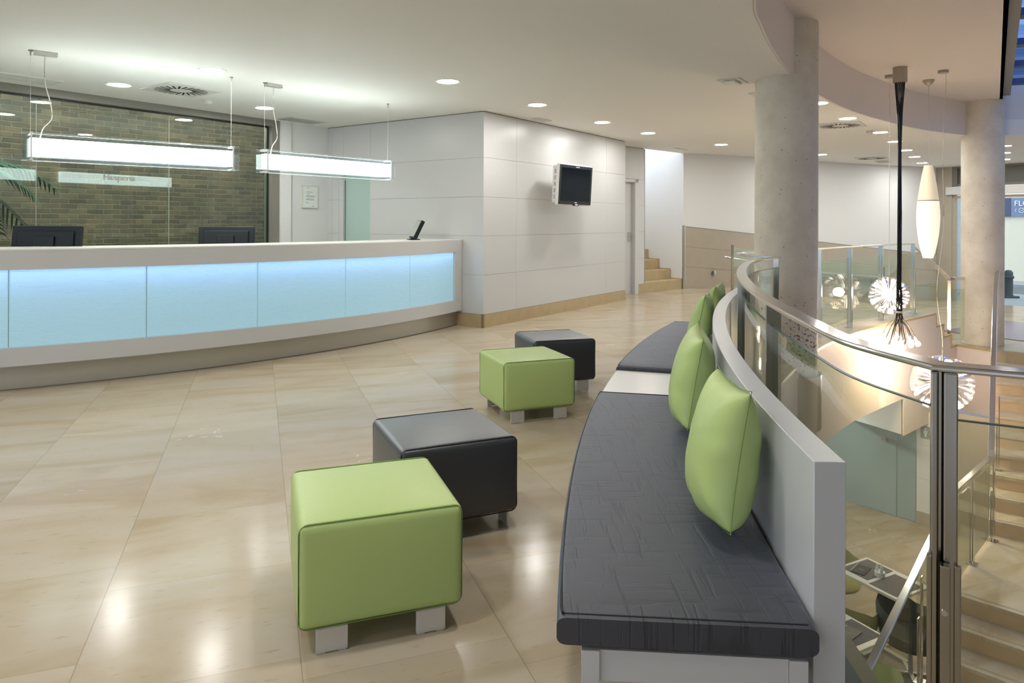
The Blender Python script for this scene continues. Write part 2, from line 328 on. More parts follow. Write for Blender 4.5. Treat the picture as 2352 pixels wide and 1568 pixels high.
def sweep(bm, path, sec, closed=False):
    """path: 3-D points; sec: (lateral to the right of travel, up) pairs"""
    P = [Vector(p) for p in path]; rings = []
    for i, p in enumerate(P):
        d0 = (P[i]-P[i-1]) if i > 0 else (P[1]-P[0]); d1 = (P[i+1]-P[i]) if i < len(P)-1 else (P[-1]-P[-2])
        d0 = Vector((d0.x, d0.y, 0)); d1 = Vector((d1.x, d1.y, 0))
        d0.normalize(); d1.normalize(); n0 = Vector((d0.y, -d0.x, 0)); n1 = Vector((d1.y, -d1.x, 0))
        m = (n0 + n1); m.normalize(); c = max(0.5, m.dot(n0)); m = m / c
        rings.append([bm.verts.new(p + m*a + Vector((0, 0, z))) for a, z in sec])
    n = len(sec)
    for a, b in zip(rings, rings[1:]):
        for k in range(n): bm.faces.new((a[k], b[k], b[(k+1) % n], a[(k+1) % n]))
    bm.faces.new(rings[0]); bm.faces.new(list(reversed(rings[-1])))
def rect(a0, a1, z0, z1): return [(a0, z0), (a1, z0), (a1, z1), (a0, z1)]
def rrect(a0, a1, z0, z1, r, s=3):
    out = []
    for cx, cz, st in ((a0+r, z0+r, PI), (a1-r, z0+r, 1.5*PI), (a1-r, z1-r, 0), (a0+r, z1-r, 0.5*PI)):
        for k in range(s+1):
            t = st + k/s*PI/2; out.append((cx + r*math.cos(t), cz + r*math.sin(t)))
    return out
def catmull(P, n=6):
    P = [Vector(p) for p in P]; out = []
    for i in range(len(P)-1):
        p0 = P[i-1] if i else P[0]*2-P[1]; p1, p2 = P[i], P[i+1]; p3 = P[i+2] if i+2 < len(P) else P[-1]*2-P[-2]
        for k in range(n):
            t = k/n
            out.append(0.5*((2*p1)+(p2-p0)*t+(2*p0-5*p1+4*p2-p3)*t*t+(3*p1-p0-3*p2+p3)*t**3))
    out.append(P[-1]); return out
def obj(name, bm, m, parent=None, smooth=None, bevel=0, loc=(0, 0, 0), rz=0, label=None):
    bmesh.ops.recalc_face_normals(bm, faces=bm.faces)
    me = bpy.data.meshes.new(name); bm.to_mesh(me); bm.free()
    if m is not None: me.materials.append(M[m] if isinstance(m, str) else m)
    o = bpy.data.objects.new(name, me); C.objects.link(o)
    if smooth is not None:
        for p in me.polygons: p.use_smooth = True
        me.set_sharp_from_angle(angle=math.radians(smooth))
    if bevel:
        md = o.modifiers.new('bevel', 'BEVEL'); md.width = bevel; md.segments = 2; md.limit_method = 'ANGLE'
    o.location = loc; o.rotation_euler = (0, 0, rz)
    if parent is not None: o.parent = parent
    if label: o['label'] = label
    return o
def tag(o, label, cat, group=None, kind=None):
    o['label'] = label; o['category'] = cat
    if group: o['group'] = group
    if kind: o['kind'] = kind
    return o
def thing(name, label, cat, loc=(0, 0, 0), rz=0, group=None):
    o = bpy.data.objects.new(name, None); C.objects.link(o); o.location = loc; o.rotation_euler = (0, 0, rz); o.empty_display_size = 0.1
    return tag(o, label, cat, group)
def struct(name, bm, m, parent=None, label=None, **k):
    o = obj(name, bm, m, parent, **k); o['kind'] = 'structure'
    if parent is None:
        o['label'] = label or name.replace('_', ' '); o['category'] = name.split('_')[0]
    return o
def dup(root, loc, rz, label=None):
    r = root.copy(); C.objects.link(r); r.location = loc; r.rotation_euler = (0, 0, rz)
    if label: r['label'] = label
    for ch in list(root.children):
        c = ch.copy(); C.objects.link(c); c.parent = r
        for g in list(ch.children):
            d = g.copy(); C.objects.link(d); d.parent = c
    return r
def text_mesh(name, s, size, m, parent, mtx, ext=0.002):
    cu = bpy.data.curves.new(name, 'FONT'); cu.body = s; cu.size = size; cu.extrude = ext; cu.align_x = 'LEFT'
    t = bpy.data.objects.new(name, cu); C.objects.link(t)
    dg = bpy.context.evaluated_depsgraph_get(); me = bpy.data.meshes.new_from_object(t.evaluated_get(dg))
    bpy.data.objects.remove(t); me.materials.clear(); me.materials.append(M[m])
    o = bpy.data.objects.new(name, me); C.objects.link(o); o.parent = parent; o.matrix_local = mtx
    return o

UX, UY = 0.5757, 0.8177                    # main wall direction u; n is its right-hand normal
RZ = math.atan2(UY, UX)
u_ = Vector((UX, UY)); n_ = Vector((UY, -UX))
ZC, ZU, ZE, ZL = 2.757, 3.30, -0.58, -3.13

# void edge (edge of the lobby slab round the atrium)
VOID = [(1.02, 1.10), (1.03, 1.60), (1.06, 2.15), (1.15, 2.87), (1.33, 3.75), (1.53, 4.45), (1.93, 5.35), (2.40, 6.20), (2.85, 6.90), (3.36, 7.69), (4.10, 8.56), (4.64, 9.08), (5.45, 9.80), (6.35, 10.58)]
VP = [(p.x, p.y) for p in catmull([Vector((x, y, 0)) for x, y in VOID], 5)]
FASC = [(0.86, -5.4), (0.72, -2.0), (0.73, 0.0), (0.86, 1.7), (1.08, 2.9), (1.52, 4.45), (1.77, 5.04), (2.15, 5.81), (2.57, 6.55), (3.356, 7.744), (4.135, 8.72), (4.90, 9.50), (6.10, 10.55), (7.35, 11.33)]
FP = [(p.x, p.y) for p in catmull([Vector((x, y, 0)) for x, y in FASC], 5)]
COL1 = (2.715, 6.97); COL2 = (7.56, 11.30); CR = 0.295

# ================================================================ SETTING
A0 = Vector((-2.793, 10.64))               # corner of window wall and panelled box
BC = Vector((-0.3625, 8.928))              # near corner of panelled box
def P2(v, z=None): return (v.x, v.y) if z is None else (v.x, v.y, z)
LW = A0 - u_*14.0                          # left end of window wall behind the camera
BK = LW + n_*12.5

FARW = [(3.47, 14.32), (5.20, 15.05), (7.00, 16.06), (8.66, 16.97), (10.70, 17.75)]
BE = BC + u_*4.05                          # far end of the box front face
DW0 = Vector((2.05, 13.00)); DW1 = Vector((2.545, 13.46))

# --- lobby floor
EDGE = [(6.35, 10.58), (5.88, 12.16), (5.05, 14.95)]
lob = [P2(LW), P2(BK), (4.0, -5.4), (4.0, 0.9), (1.6, 1.02)] + VP + EDGE[1:] + [(3.47, 14.32), (2.6, 15.6), (0.6, 15.2), P2(BC + Vector((-UY, UX))*3.1 + u_*0.1)]
bm = bmesh.new(); prism(bm, lob, -0.30, 0.0); struct('floor', bm, 'floor', label='polished beige marble lobby floor')
bm = bmesh.new(); prism(bm, [P2(LW), P2(BK), (4.0, -5.4), (4.0, 0.9)] + VP[2:-8] + [(3.2, 12.0), (-2.6, 10.5)], -1.08, -0.31); struct('ceiling_lower', bm, 'white', label='white underside of the lobby slab')
# fascia of the slab around the atrium, deeper under the entrance
def strip(bm, pts, z0, z1, t=0.02):
    sweep(bm, [(x, y, 0) for x, y in pts], rect(0, t, z0, z1))
bm = bmesh.new()
i0 = len(VP) - 6
strip(bm, VP[:i0+1], -1.09, -0.028); strip(bm, VP[i0:], -1.61, -0.028)
STEPS = []                                  # three steps down to the entrance, along the atrium edge
sd = Vector((0.75, 0.66)).normalized()
for k in range(3):
    p0 = Vector(EDGE[0]) + sd*(0.335*k); p1 = Vector(EDGE[0]) + sd*(0.335*(k+1)); STEPS.append((p0, p1, -0.193*(k+1)))
for k, (p0, p1, z) in enumerate(STEPS): strip(bm, [P2(p0), P2(p1)], -1.61, z-0.028)
SE = STEPS[-1][1]
ST0 = Vector((7.36, 10.70))                 # left end of the top nosing of the main stair
strip(bm, [P2(SE), P2(ST0)], -1.61, ZE-0.028)
struct('wall_atrium', bm, 'pink', label='curved plaster fascia around the atrium void', smooth=30)
# stone lip on top of the fascia
bm = bmesh.new()
def lip(pts, z): sweep(bm, [(x, y, z) for x, y in pts], rect(-0.02, 0.032, -0.028, 0.002))
lip(VP, 0)
for k, (p0, p1, z) in enumerate(STEPS):
    lip([P2(p0), P2(p1)], z); box(bm, -0.012, 0.02, -0.035, 0.02, z-0.028, z+0.193, Matrix.Translation((p0.x, p0.y, 0)) @ Matrix.Rotation(math.atan2(sd.y, sd.x), 4, 'Z'))
lip([P2(SE), P2(ST0)], ZE)
struct('trim_1', bm, 'limestone', label='thin stone edge trim along the atrium and entrance steps')
bm = bmesh.new(); sweep(bm, [(x, y, 0.003) for x, y in VP[2:18]], rect(-0.22, -0.022, 0, 0.003)); struct('trim_4', bm, 'floorshade', label='dark strip painted as floor shade behind the bench under the railing')  # dark colour stands in for the shade on the slab behind the bench
# steps down to the entrance
bm = bmesh.new()
e0, e1 = Vector(EDGE[0]), Vector(EDGE[2])
for k in range(3):
    a = e0 + sd*(0.335*k); b = e0 + sd*(0.335*(k+1) + (0.0 if k < 2 else 0)); c = e1 + sd*(0.335*(k+1)+0.4); d = e1 + sd*(0.335*k) + Vector((-0.3, 0.3))
    prism(bm, [P2(a), P2(b), P2(c), P2(d)], ZE-0.3, -0.193*(k+1))
struct('floor_steps', bm, 'floor', label='three marble steps down to the entrance')
# entrance floor
FD = Vector((0.574, -0.819)); FM = Vector((0.819, 0.574))      # facade direction and outward normal
FPT = Vector((10.9, 17.75))
ent = [P2(e0 + sd*0.9), P2(SE), P2(ST0), P2(ST0 + n_*2.3), (14.0, 7.0), P2(FPT + FD*11), P2(FPT), (8.66, 17.2), (5.0, 15.2)]
bm = bmesh.new(); prism(bm, ent, ZE-0.3, ZE-0.001); struct('floor_entrance', bm, 'floor', label='polished entrance floor below the steps')
bm = bmesh.new(); prism(bm, [(5.45, 9.82), P2(SE - Vector((0, -0.02))), P2(ST0), P2(ST0+n_*2.3), (12, 12), (10, 16), (5.0, 14.0), (5.10, 10.6)], -1.60, -0.9); struct('ceiling_entrance_underside', bm, 'white', label='white soffit under the entrance floor')
# lower floor
bm = bmesh.new(); box(bm, -12, 20, -8, 22, ZL-0.2, ZL); struct('floor_lower', bm, 'floor', label='marble floor of the lower level')
bm = bmesh.new(); box(bm, -1.2, -1.0, -8, 12, ZL, -1.08); struct('wall_lower_left', bm, 'white')

# --- ceilings
low = [P2(LW), P2(BK)] + FP + [(15.5, 9.4), P2(FPT + FD*9 + FM*0.2), P2(FPT + FM*0.2), (10.0, 18.4), (3.47, 14.32), (2.50, 13.42), (-2.6, 13.2), P2(A0 - n_*0.3)]
low = [P2(LW), P2(BK)] + FP + [(16.2, 9.4), P2(FPT + FD*9 + FM*0.2), P2(FPT + FM*0.2), (10.0, 18.3), (8.6, 17.1), (7.0, 16.2), (5.2, 15.2), (3.47, 14.35), (2.53, 13.48), (-0.5, 13.2), P2(A0 - n_*0.3)]
bm = bmesh.new(); prism(bm, low, ZC, ZC+0.25); struct('ceiling', bm, 'ceil', label='white lobby ceiling')
# raised ceiling above the atrium, cut by the skylight line
sk = lambda t: Vector((4.334, 6.139)) + Vector((0.566, 0.8245))*t
up = [P2(sk(-7.9))] + [(x-0.35, y+0.1) for x, y in FP[10:]] + [(8.0, 11.75), P2(sk(6.1))]
bm = bmesh.new(); prism(bm, up, ZU, ZU+0.2); struct('ceiling_upper', bm, 'pinklight', label='raised ceiling above the atrium')
bm = bmesh.new()
sweep(bm, [(x, y, 0) for x, y in FP], rect(0.002, 0.02, ZC+0.001, ZU+0.2)); struct('wall_fascia', bm, 'pinklight', label='curved bulkhead between the two ceiling levels', smooth=30)
bm = bmesh.new(); f0 = Vector((7.45, 11.36)); f1 = f0 + Vector((0.963, -0.27))*9
sweep(bm, [(f0.x, f0.y, 0), (f1.x, f1.y, 0)], rect(-0.05, 0.0, ZC+0.001, 4.2)); struct('wall_fascia_entrance', bm, 'white', label='white bulkhead right of the far column')
# skylight: glazing with blue beams
bm = bmesh.new()
d_ = Vector((0.566, 0.8245)); r_ = Vector((0.8245, -0.566))
def skq(t0, t1, s0, s1, z0, z1, b):
    prism(b, [P2(sk(t0)+r_*s0), P2(sk(t0)+r_*s1), P2(sk(t1)+r_*s1), P2(sk(t1)+r_*s0)], z0, z1)
skq(-2.5, 6.3, 0.0, 2.2, 3.62, 3.63, bm); wn = struct('window_1', bm, 'skyglass', label='skylight glazing above the atrium')
bm = bmesh.new()
skq(-2.5, 6.0, 0.0, 0.10, 3.36, 3.60, bm); struct('window_frame', bm, 'frame', wn)
bm = bmesh.new()
for yy in (4.95, 6.12, 7.3, 8.5, 9.65, 10.85):
    a = Vector((2.2, 0)); x0 = 4.334 + (yy - 6.139)*0.6865
    prism(bm, [(x0+0.05, yy-0.02), (x0+2.6, yy-0.75), (x0+2.6, yy-0.60), (x0+0.05, yy+0.16)], 3.50, 3.58)
for s in (0.75, 1.5): skq(-2.5, 6.0, s, s+0.03, 3.53, 3.57, bm)
struct('skylight_beam', bm, 'bluebeam', wn)
bm = bmesh.new(); skq(-12, 8, 2.2, 12, 3.6, 3.8, bm); skq(-12, -2.5, 0, 2.2, 3.6, 3.8, bm); struct('ceiling_roof', bm, 'ceil', label='roof beyond the skylight')
bm = bmesh.new(); sweep(bm, [P2(sk(-12), 0), P2(sk(6.3), 0)], rect(-0.04, 0.0, ZU, 3.8)); struct('wall_skylight_curb', bm, 'ceil', label='upstand beside the skylight')

# --- window wall behind the desk
WT = -0.8715                                 # right end of the window along u from A0
def local_wall(): return Matrix.Translation((A0.x, A0.y, 0)) @ Matrix.Rotation(RZ, 4, 'Z')     # local x along u, -y into the room
W = local_wall()
bm = bmesh.new(); box(bm, WT, 0.25, 0.0, 0.3, -0.0, ZC); box(bm, WT, -0.70, -0.05, 0.0, 0, ZC)
struct('wall_back', bm, 'white', label='white wall beside the brick courtyard window').matrix_world = W
bm = bmesh.new(); box(bm, -14, WT-0.14, 0.08, 0.09, 0.0, ZC-0.09); wn2 = struct('window_2', bm, 'winglass', label='large glazed wall onto the brick courtyard'); wn2.matrix_world = W
bm = bmesh.new()
box(bm, -14, WT, -0.02, 0.16, ZC-0.085, ZC); box(bm, WT-0.125, WT-0.001, -0.02, 0.16, 0, ZC-0.085); struct('window_frame', bm, 'frame', wn2)
bm = bmesh.new()
box(bm, -14, WT-0.13, 0.055, 0.075, ZC-0.105, ZC-0.085); box(bm, WT-0.15, WT-0.13, 0.055, 0.075, 0, ZC-0.105)
struct('window_seal', bm, 'darkseal', wn2)
bm = bmesh.new()
for t in (-3.875, -2.417): box(bm, t-0.0016, t+0.0016, 0.078, 0.092, 0, ZC-0.09)
struct('glass_joint', bm, 'grille', wn2)
text_mesh('window_lettering', 'Hesperia', 0.10, 'greytext', wn2, Matrix.Translation((-3.19, 0.077, 1.815)) @ Matrix.Rotation(PI/2, 4, 'X'), 0.0005)
bm = bmesh.new(); box(bm, -15, 2.2, 0, 0.3, -0.3, 4.2); struct('wall_courtyard', bm, 'brick', label='old brick wall of the courtyard').matrix_world = W @ Matrix.Translation((0, 1.55, 0))
bm = bmesh.new(); box(bm, -15, 1.6, 0.3, 1.5, -0.05, 0.0); box(bm, 0.2, 0.3, 0.3, 1.5, 0, 3.6); struct('floor_courtyard', bm, 'terracotta', label='courtyard floor').matrix_world = W
t = thing('courtyard_fill', 'added fill strips brightening the courtyard brick, out of sight above the window', 'light'); t.matrix_world = W  # strips added out of sight only to brighten the brick
for k in range(4):
    bm = bmesh.new(); box(bm, -9+k*2.3, -7.3+k*2.3, 0.36, 0.42, ZC+0.02, ZC+0.06); obj('fill_strip', bm, 'brick_fill', t)
bm = bmesh.new(); box(bm, -15, 0.3, 0.1, 0.3, ZC+0.01, 3.7); struct('wall_above_window', bm, 'white').matrix_world = W

# --- panelled box (flush lacquered panels over dark joints)
HJ = [0.168, 0.668, 1.168, 1.667, 2.168, 2.749]
def panels(bm, xs, zs, y0, y1, skip=(), g=0.0014):
    for i in range(len(xs)-1):
        for j in range(len(zs)-1):
            if (i, j) in skip: continue
            box(bm, xs[i]+g, xs[i+1]-g, y0, y1, zs[j]+g, zs[j+1]-g)
RB = Matrix.Translation((BC.x, BC.y, 0)) @ Matrix.Rotation(RZ, 4, 'Z')
bm = bmesh.new(); panels(bm, [0.0, 0.731, 3.337, 4.053], HJ, 0, 0.03)
panels(bm, [4.053-0.03, 4.0531], HJ, 0.03, 1.0)
wb = struct('wall_panelled', bm, 'panel', label='off-white panelled wall box carrying the television'); wb.matrix_world = RB
bm = bmesh.new(); box(bm, 0.02, 4.03, 0.008, 0.3, 0.0, ZC); o = struct('wall_joint_backing', bm, 'gap', wb)
LB = Matrix.Translation((BC.x, BC.y, 0)) @ Matrix.Rotation(RZ + PI/2, 4, 'Z')    # local x runs along the left face, +y is room side... (left of travel)
bm = bmesh.new()
panels(bm, [0.0, 2.0536, 2.62, 2.87, 2.974], HJ, -0.03, 0.0, skip={(1, 0), (1, 1), (1, 2), (1, 3)})
wl = struct('wall_panelled_left', bm, 'panel', label='off-white panelled wall with the frosted glass door'); wl.matrix_world = LB
bm = bmesh.new(); box(bm, 0.02, 2.05, -0.2, -0.008, 0, ZC); box(bm, 2.05, 2.97, -0.2, -0.008, 2.17, ZC); box(bm, 2.73, 2.97, -0.2, -0.008, 0, 2.17); struct('wall_joint_backing', bm, 'gap', wl)
bm = bmesh.new(); box(bm, 2.0536, 2.715, -0.06, -0.05, 0.01, 2.16); dr = struct('door_1', bm, 'frost', label='frosted green glass door behind the desk'); dr.matrix_world = LB
bm = bmesh.new(); box(bm, 2.62, 2.72, -0.075, 0.004, 1.95, 2.08); struct('hinge', bm, 'alu', dr)
bm = bmesh.new(); box(bm, 2.715, 2.73, -0.09, 0.004, 0, 2.17); struct('door_frame', bm, 'desk', dr)
bm = bmesh.new(); tube(bm, [(2.08, -0.045, 1.07), (2.08, 0.03, 1.07), (2.16, 0.03, 1.07)], 0.01); struct('door_handle', bm, 'alu', dr, smooth=40)
# stone base of the box
bm = bmesh.new(); box(bm, -0.014, 4.06, -0.014, 0.02, 0.0, 0.166); bb = struct('baseboard_panelled', bm, 'limestone', label='stone base of the panelled box'); bb.matrix_world = RB
bm = bmesh.new(); box(bm, -0.014, 0.6, -0.02, 0.014, 0.0, 0.166); struct('baseboard_left', bm, 'limestone', label='stone base of the box beside the desk').matrix_world = LB

# --- wall with the service door beyond the box
dwd = (DW1 - DW0).normalized(); DM = Matrix.Translation((DW0.x, DW0.y, 0)) @ Matrix.Rotation(math.atan2(dwd.y, dwd.x), 4, 'Z')
LEN = (DW1-DW0).length
def dx(px):   # distance along the door wall of a photo column
    r = (px-1176)/1615; return (r*DW0.y-DW0.x)/(dwd.x-r*dwd.y)
d_leaf = dx(1458); d_fr = dx(1466); 
bm = bmesh.new()
panels(bm, [d_fr, LEN], [0.17, 0.668, 1.168, 1.667, 2.16, 2.749], 0, 0.03)
panels(bm, [-1.3, d_fr], [2.16, 2.749], 0, 0.03); box(bm, LEN-0.02, LEN, 0.0, 2.0, 0.0, 2.735)
wd = struct('wall_door_side', bm, 'panel', label='panelled wall around the service door'); wd.matrix_world = DM
bm = bmesh.new(); box(bm, -1.3, LEN-0.03, 0.012, 0.2, 2.16, ZC); box(bm, d_fr+0.01, LEN-0.022, 0.01, 0.2, 0, 2.7); struct('wall_joint_backing', bm, 'gap', wd)
bm = bmesh.new(); box(bm, d_leaf-0.9, d_leaf, 0.07, 0.11, 0.0, 2.1); dr2 = struct('door_2', bm, 'desk', label='grey service door beside the television wall'); dr2.matrix_world = DM
bm = bmesh.new(); box(bm, d_leaf, d_fr, -0.01, 0.12, 0, 2.15); box(bm, d_leaf-0.95, d_fr, -0.01, 0.12, 2.1, 2.155); struct('door_frame', bm, 'panel', dr2)
bm = bmesh.new(); box(bm, d_leaf-0.13, d_leaf-0.02, 0.062, 0.072, 0.98, 1.16); o = struct('lock_plate', bm, 'grille', dr2)
bm = bmesh.new(); tube(bm, [(d_leaf-0.05, 0.07, 1.12), (d_leaf-0.05, 0.02, 1.12), (d_leaf-0.15, 0.02, 1.12)], 0.009); struct('door_handle', bm, 'steel', dr2, smooth=40)
bm = bmesh.new(); box(bm, d_fr, LEN+0.01, -0.012, 0.03, 0.0, 0.168); struct('baseboard_door_side', bm, 'limestone', label='stone base beside the service door').matrix_world = DM
# --- stairwell
sr = (Vector((3.47, 14.32)) - DW1).normalized(); sb = Vector((-sr.y, sr.x)); wdt = (Vector((3.47, 14.32)) - DW1).length
SM = Matrix.Translation((DW1.x, DW1.y, 0)) @ Matrix.Rotation(math.atan2(sr.y, sr.x), 4, 'Z')
bm = bmesh.new()
for k in range(9): box(bm, -0.0, wdt, 0.28*k, 2.9, 0.19*k, 0.19*(k+1)-0.001)
st = struct('floor_back_stairs', bm, 'limestone', label='limestone staircase rising behind the service wall'); st.matrix_world = SM
bm = bmesh.new()
box(bm, wdt, wdt+0.1, -0.02, 3.2, 0, 4.6); box(bm, -0.1, wdt+0.1, 3.0, 3.1, 0, 4.6); struct('wall_stairwell', bm, 'white', label='white stairwell wall').matrix_world = SM
bm = bmesh.new()
for k in range(8): box(bm, wdt-0.012, wdt, 0.28*k - 0.0, 0.28*(k+1)+0.02, 0.19*k, 0.19*(k+1)+0.02)
struct('baseboard_stair', bm, 'limestone', label='stepped stone skirting of the back stairs').matrix_world = SM
bm = bmesh.new(); box(bm, -0.1, wdt+0.1, 0.0, 3.1, 4.5, 4.6); struct('ceiling_stairwell', bm, 'white').matrix_world = SM
bm = bmesh.new(); box(bm, 0.2, 1.0, 1.0, 1.6, 4.44, 4.49); o = obj('stairwell_lamp', bm, mat('stair_lamp', (1, 1, 1), emis=(1.0, 1.0, 0.92), es=20)); o.matrix_world = SM
tag(o, 'square ceiling lamp hidden up in the back stairwell', 'lamp')
# --- far curved wall: white plaster above a sloping stone dado
fw = [Vector((x, y, 0)) for x, y in FARW]; fwp = catmull(fw, 6); bm = bmesh.new()
sweep(bm, [(p.x, p.y, 0) for p in fwp], rect(-0.25, 0.0, -0.62, ZC+0.1)); struct('wall_far', bm, 'white', label='white curved far wall', smooth=30)
bm = bmesh.new()
L0 = 0; tot = sum((fwp[i+1]-fwp[i]).length for i in range(len(fwp)-1)); ring = []
def dado_z(s): return 1.275 - (1.275-0.56)*(s/tot)
def dado_band(bm, za, zb, t0=0.0, t1=0.03):
    s = 0; prev = None
    for i, p in enumerate(fwp):
        d = (fwp[min(i+1, len(fwp)-1)] - fwp[max(i-1, 0)]).normalized(); n = Vector((d.y, -d.x, 0))
        if i: s += (p - fwp[i-1]).length
        top = dado_z(s)
        zz = lambda z: -0.62 if z is None else top + z
        q = [bm.verts.new(p + n*t0 + Vector((0, 0, zz(za)))), bm.verts.new(p + n*t1 + Vector((0, 0, zz(za)))), bm.verts.new(p + n*t1 + Vector((0, 0, zz(zb)))), bm.verts.new(p + n*t0 + Vector((0, 0, zz(zb))))]
        if prev:
            for k in range(4): bm.faces.new((prev[k], q[k], q[(k+1) % 4], prev[(k+1) % 4]))
        else: bm.faces.new(q)
        prev = q
    bm.faces.new(prev)
dado_band(bm, None, -0.82); dado_band(bm, -0.815, -0.415); dado_band(bm, -0.41, -0.012)
struct('wall_dado', bm, 'dado', label='beige stone dado sloping down along the far wall', smooth=30)
bm = bmesh.new(); dado_band(bm, None, 0.0, 0.0, 0.022); struct('trim_2', bm, 'gap', label='shadow gaps of the stone dado')
bm = bmesh.new(); box(bm, -0.015, 0.015, -0.03, 0.03, 0.17, 1.29); o = struct('trim_3', bm, 'kick', label='metal end strip of the dado'); o.location = (3.50, 14.30, 0); o.rotation_euler = (0, 0, 0.6)
for x, y, z in ((4.18, 14.545, 0.30), (8.70, 16.92, -0.05)):
    bm = bmesh.new(); lathe(bm, [(0, -0.012), (0.05, -0.012), (0.055, 0.0), (0.0, 0.004)], 20); o = obj('step_light', bm, 'steel_dark', smooth=40, loc=(x, y, z)); o.rotation_euler = (PI/2, 0, 0.42)
    tag(o, 'small round wall light in the stone dado ' + ('near the back stairs' if x < 5 else 'near the entrance door'), 'light')
# --- pier, facade and street
bm = bmesh.new()
FM4 = Matrix.Translation((FPT.x, FPT.y, 0)) @ Matrix.Rotation(math.atan2(FD.y, FD.x), 4, 'Z')    # local x along facade, +y outside
def fx(px):
    r = (px-1176)/1615; return (r*FPT.y-FPT.x)/(FD.x-r*FD.y)
xa, xb = fx(2156), fx(2187)
box(bm, xa-0.3, xb, -0.02, 0.3, ZE, ZC); struct('wall_pier', bm, 'pier', label='stone pier at the end of the far wall').matrix_world = FM4
bm = bmesh.new(); box(bm, xb, 9, 0.05, 0.1, 2.28, ZC); fr = struct('window_3', bm, 'greyband', label='entrance glazing with grey transom'); fr.matrix_world = FM4
bm = bmesh.new(); box(bm, xb, xb+0.12, -0.02, 0.12, 2.28, ZC); box(bm, xb, 9, 0.0, 0.12, 2.27, 2.33); box(bm, xb, 9, 0.0, 0.12, ZC-0.05, ZC); struct('window_frame', bm, 'frame', fr)
bm = bmesh.new(); box(bm, xb-0.1, 9, -0.12, 0.1, 2.06, 2.25); struct('blind_box', bm, 'white', fr)
bm = bmesh.new(); box(bm, xb, xb+0.07, 0.0, 0.1, ZE, 2.06); box(bm, xb, 9, 0.0, 0.1, 1.97, 2.03); box(bm, 3.3, 3.36, 0, 0.1, ZE, 2.0); struct('window_jamb', bm, 'pier', fr)
bm = bmesh.new(); box(bm, xb+0.07, 9, 0.05, 0.06, ZE, 1.98); struct('window_glass', bm, 'glass', fr)
# panelled passage wall seen left of the far column
bm = bmesh.new(); panels(bm, [0.3, 2.6, 4.6], [ZE, -0.15, 0.27, 0.68, 1.10, 1.52, 1.93, 2.6], 0.02, 0.05); pa = struct('wall_passage', bm, 'outpanel', label='blue grey panelled passage wall outside')
pa.matrix_world = Matrix.Translation((FPT.x + FD.x*(xb+0.0), FPT.y+FD.y*(xb+0.0), 0)) @ Matrix.Rotation(math.radians(53.2), 4, 'Z')
bm = bmesh.new(); box(bm, 0.3, 4.6, 0.045, 0.2, ZE, 2.7); struct('wall_joint_backing', bm, 'gap', pa)
bm = bmesh.new(); box(bm, -0.06, 0.06, -0.03, 0.0, 0.0, 0.24); ic = obj('intercom', bm, 'tvbody'); tag(ic, 'small white intercom panel on the blue grey passage wall', 'intercom')
ic.matrix_world = pa.matrix_world @ Matrix.Translation((0.95, 0.0, 0.76))
bm = bmesh.new(); box(bm, -0.035, 0.035, -0.034, -0.03, 0.05, 0.12); box(bm, -0.035, 0.035, -0.034, -0.03, 0.14, 0.20); obj('intercom_button', bm, 'signblue', ic)
bm = bmesh.new(); box(bm, -8, 14, 0.12, 3.5, ZE-0.2, ZE-0.02); struct('floor_pavement', bm, 'pave', label='pavement outside').matrix_world = FM4
bm = bmesh.new(); box(bm, -8, 14, 3.5, 12, ZE-0.25, ZE-0.08); struct('floor_street', bm, 'asphalt', label='street outside').matrix_world = FM4
bm = bmesh.new(); box(bm, -8, 14, 6.4, 9.0, ZE-0.2, ZE+0.02); struct('floor_kerb', bm, 'pave', label='far pavement').matrix_world = FM4
bm = bmesh.new(); box(bm, -8, 14, 8.0, 8.6, ZE, 6); sh = struct('wall_shopfront', bm, 'cream', label='cream shop front across the street'); sh.matrix_world = FM4
fy = FPT + FM*8.0
def gx(px):
    r = (px-1176)/1615; return (r*fy.y-fy.x)/(FD.x-r*FD.y)
sg = thing('shop_sign', 'dark blue shop sign across the street beginning with FLO', 'sign'); sg.matrix_world = FM4
bm = bmesh.new(); box(bm, gx(2240), gx(2324), 7.9, 7.995, 1.58, 2.20); obj('sign_board', bm, 'signblue', sg, label='dark blue board')
bm = bmesh.new(); box(bm, gx(2324), gx(2460), 7.92, 7.995, 1.58, 2.20); obj('sign_board', bm, 'signgrey', sg, label='blue grey board')
text_mesh('lettering', 'FLO', 0.25, 'letter', sg, Matrix.Translation((gx(2332), 7.90, 1.93)) @ Matrix.Rotation(PI/2, 4, 'X'), 0.01)
bm = bmesh.new()
mm = Matrix.Translation((gx(2349), 7.90, 1.78)) @ Matrix.Rotation(PI/2, 4, 'X')
ring = [(0.075*math.cos(a), 0.075*math.sin(a), 0) for a in [k*2*PI/20 for k in range(21)]]
tube(bm, [mm @ Vector(p) for p in ring], 0.009, 6); tube(bm, [mm @ Vector(p) for p in ((-0.15, 0.06, 0), (-0.18, 0, 0), (-0.15, -0.05, 0))], 0.01, 6); tube(bm, [mm @ Vector(p) for p in ((-0.03, 0, 0), (0.03, 0.0, 0), (0.03, 0.03, 0))], 0.008, 6)
obj('emblem', bm, 'letter', sg, smooth=50)
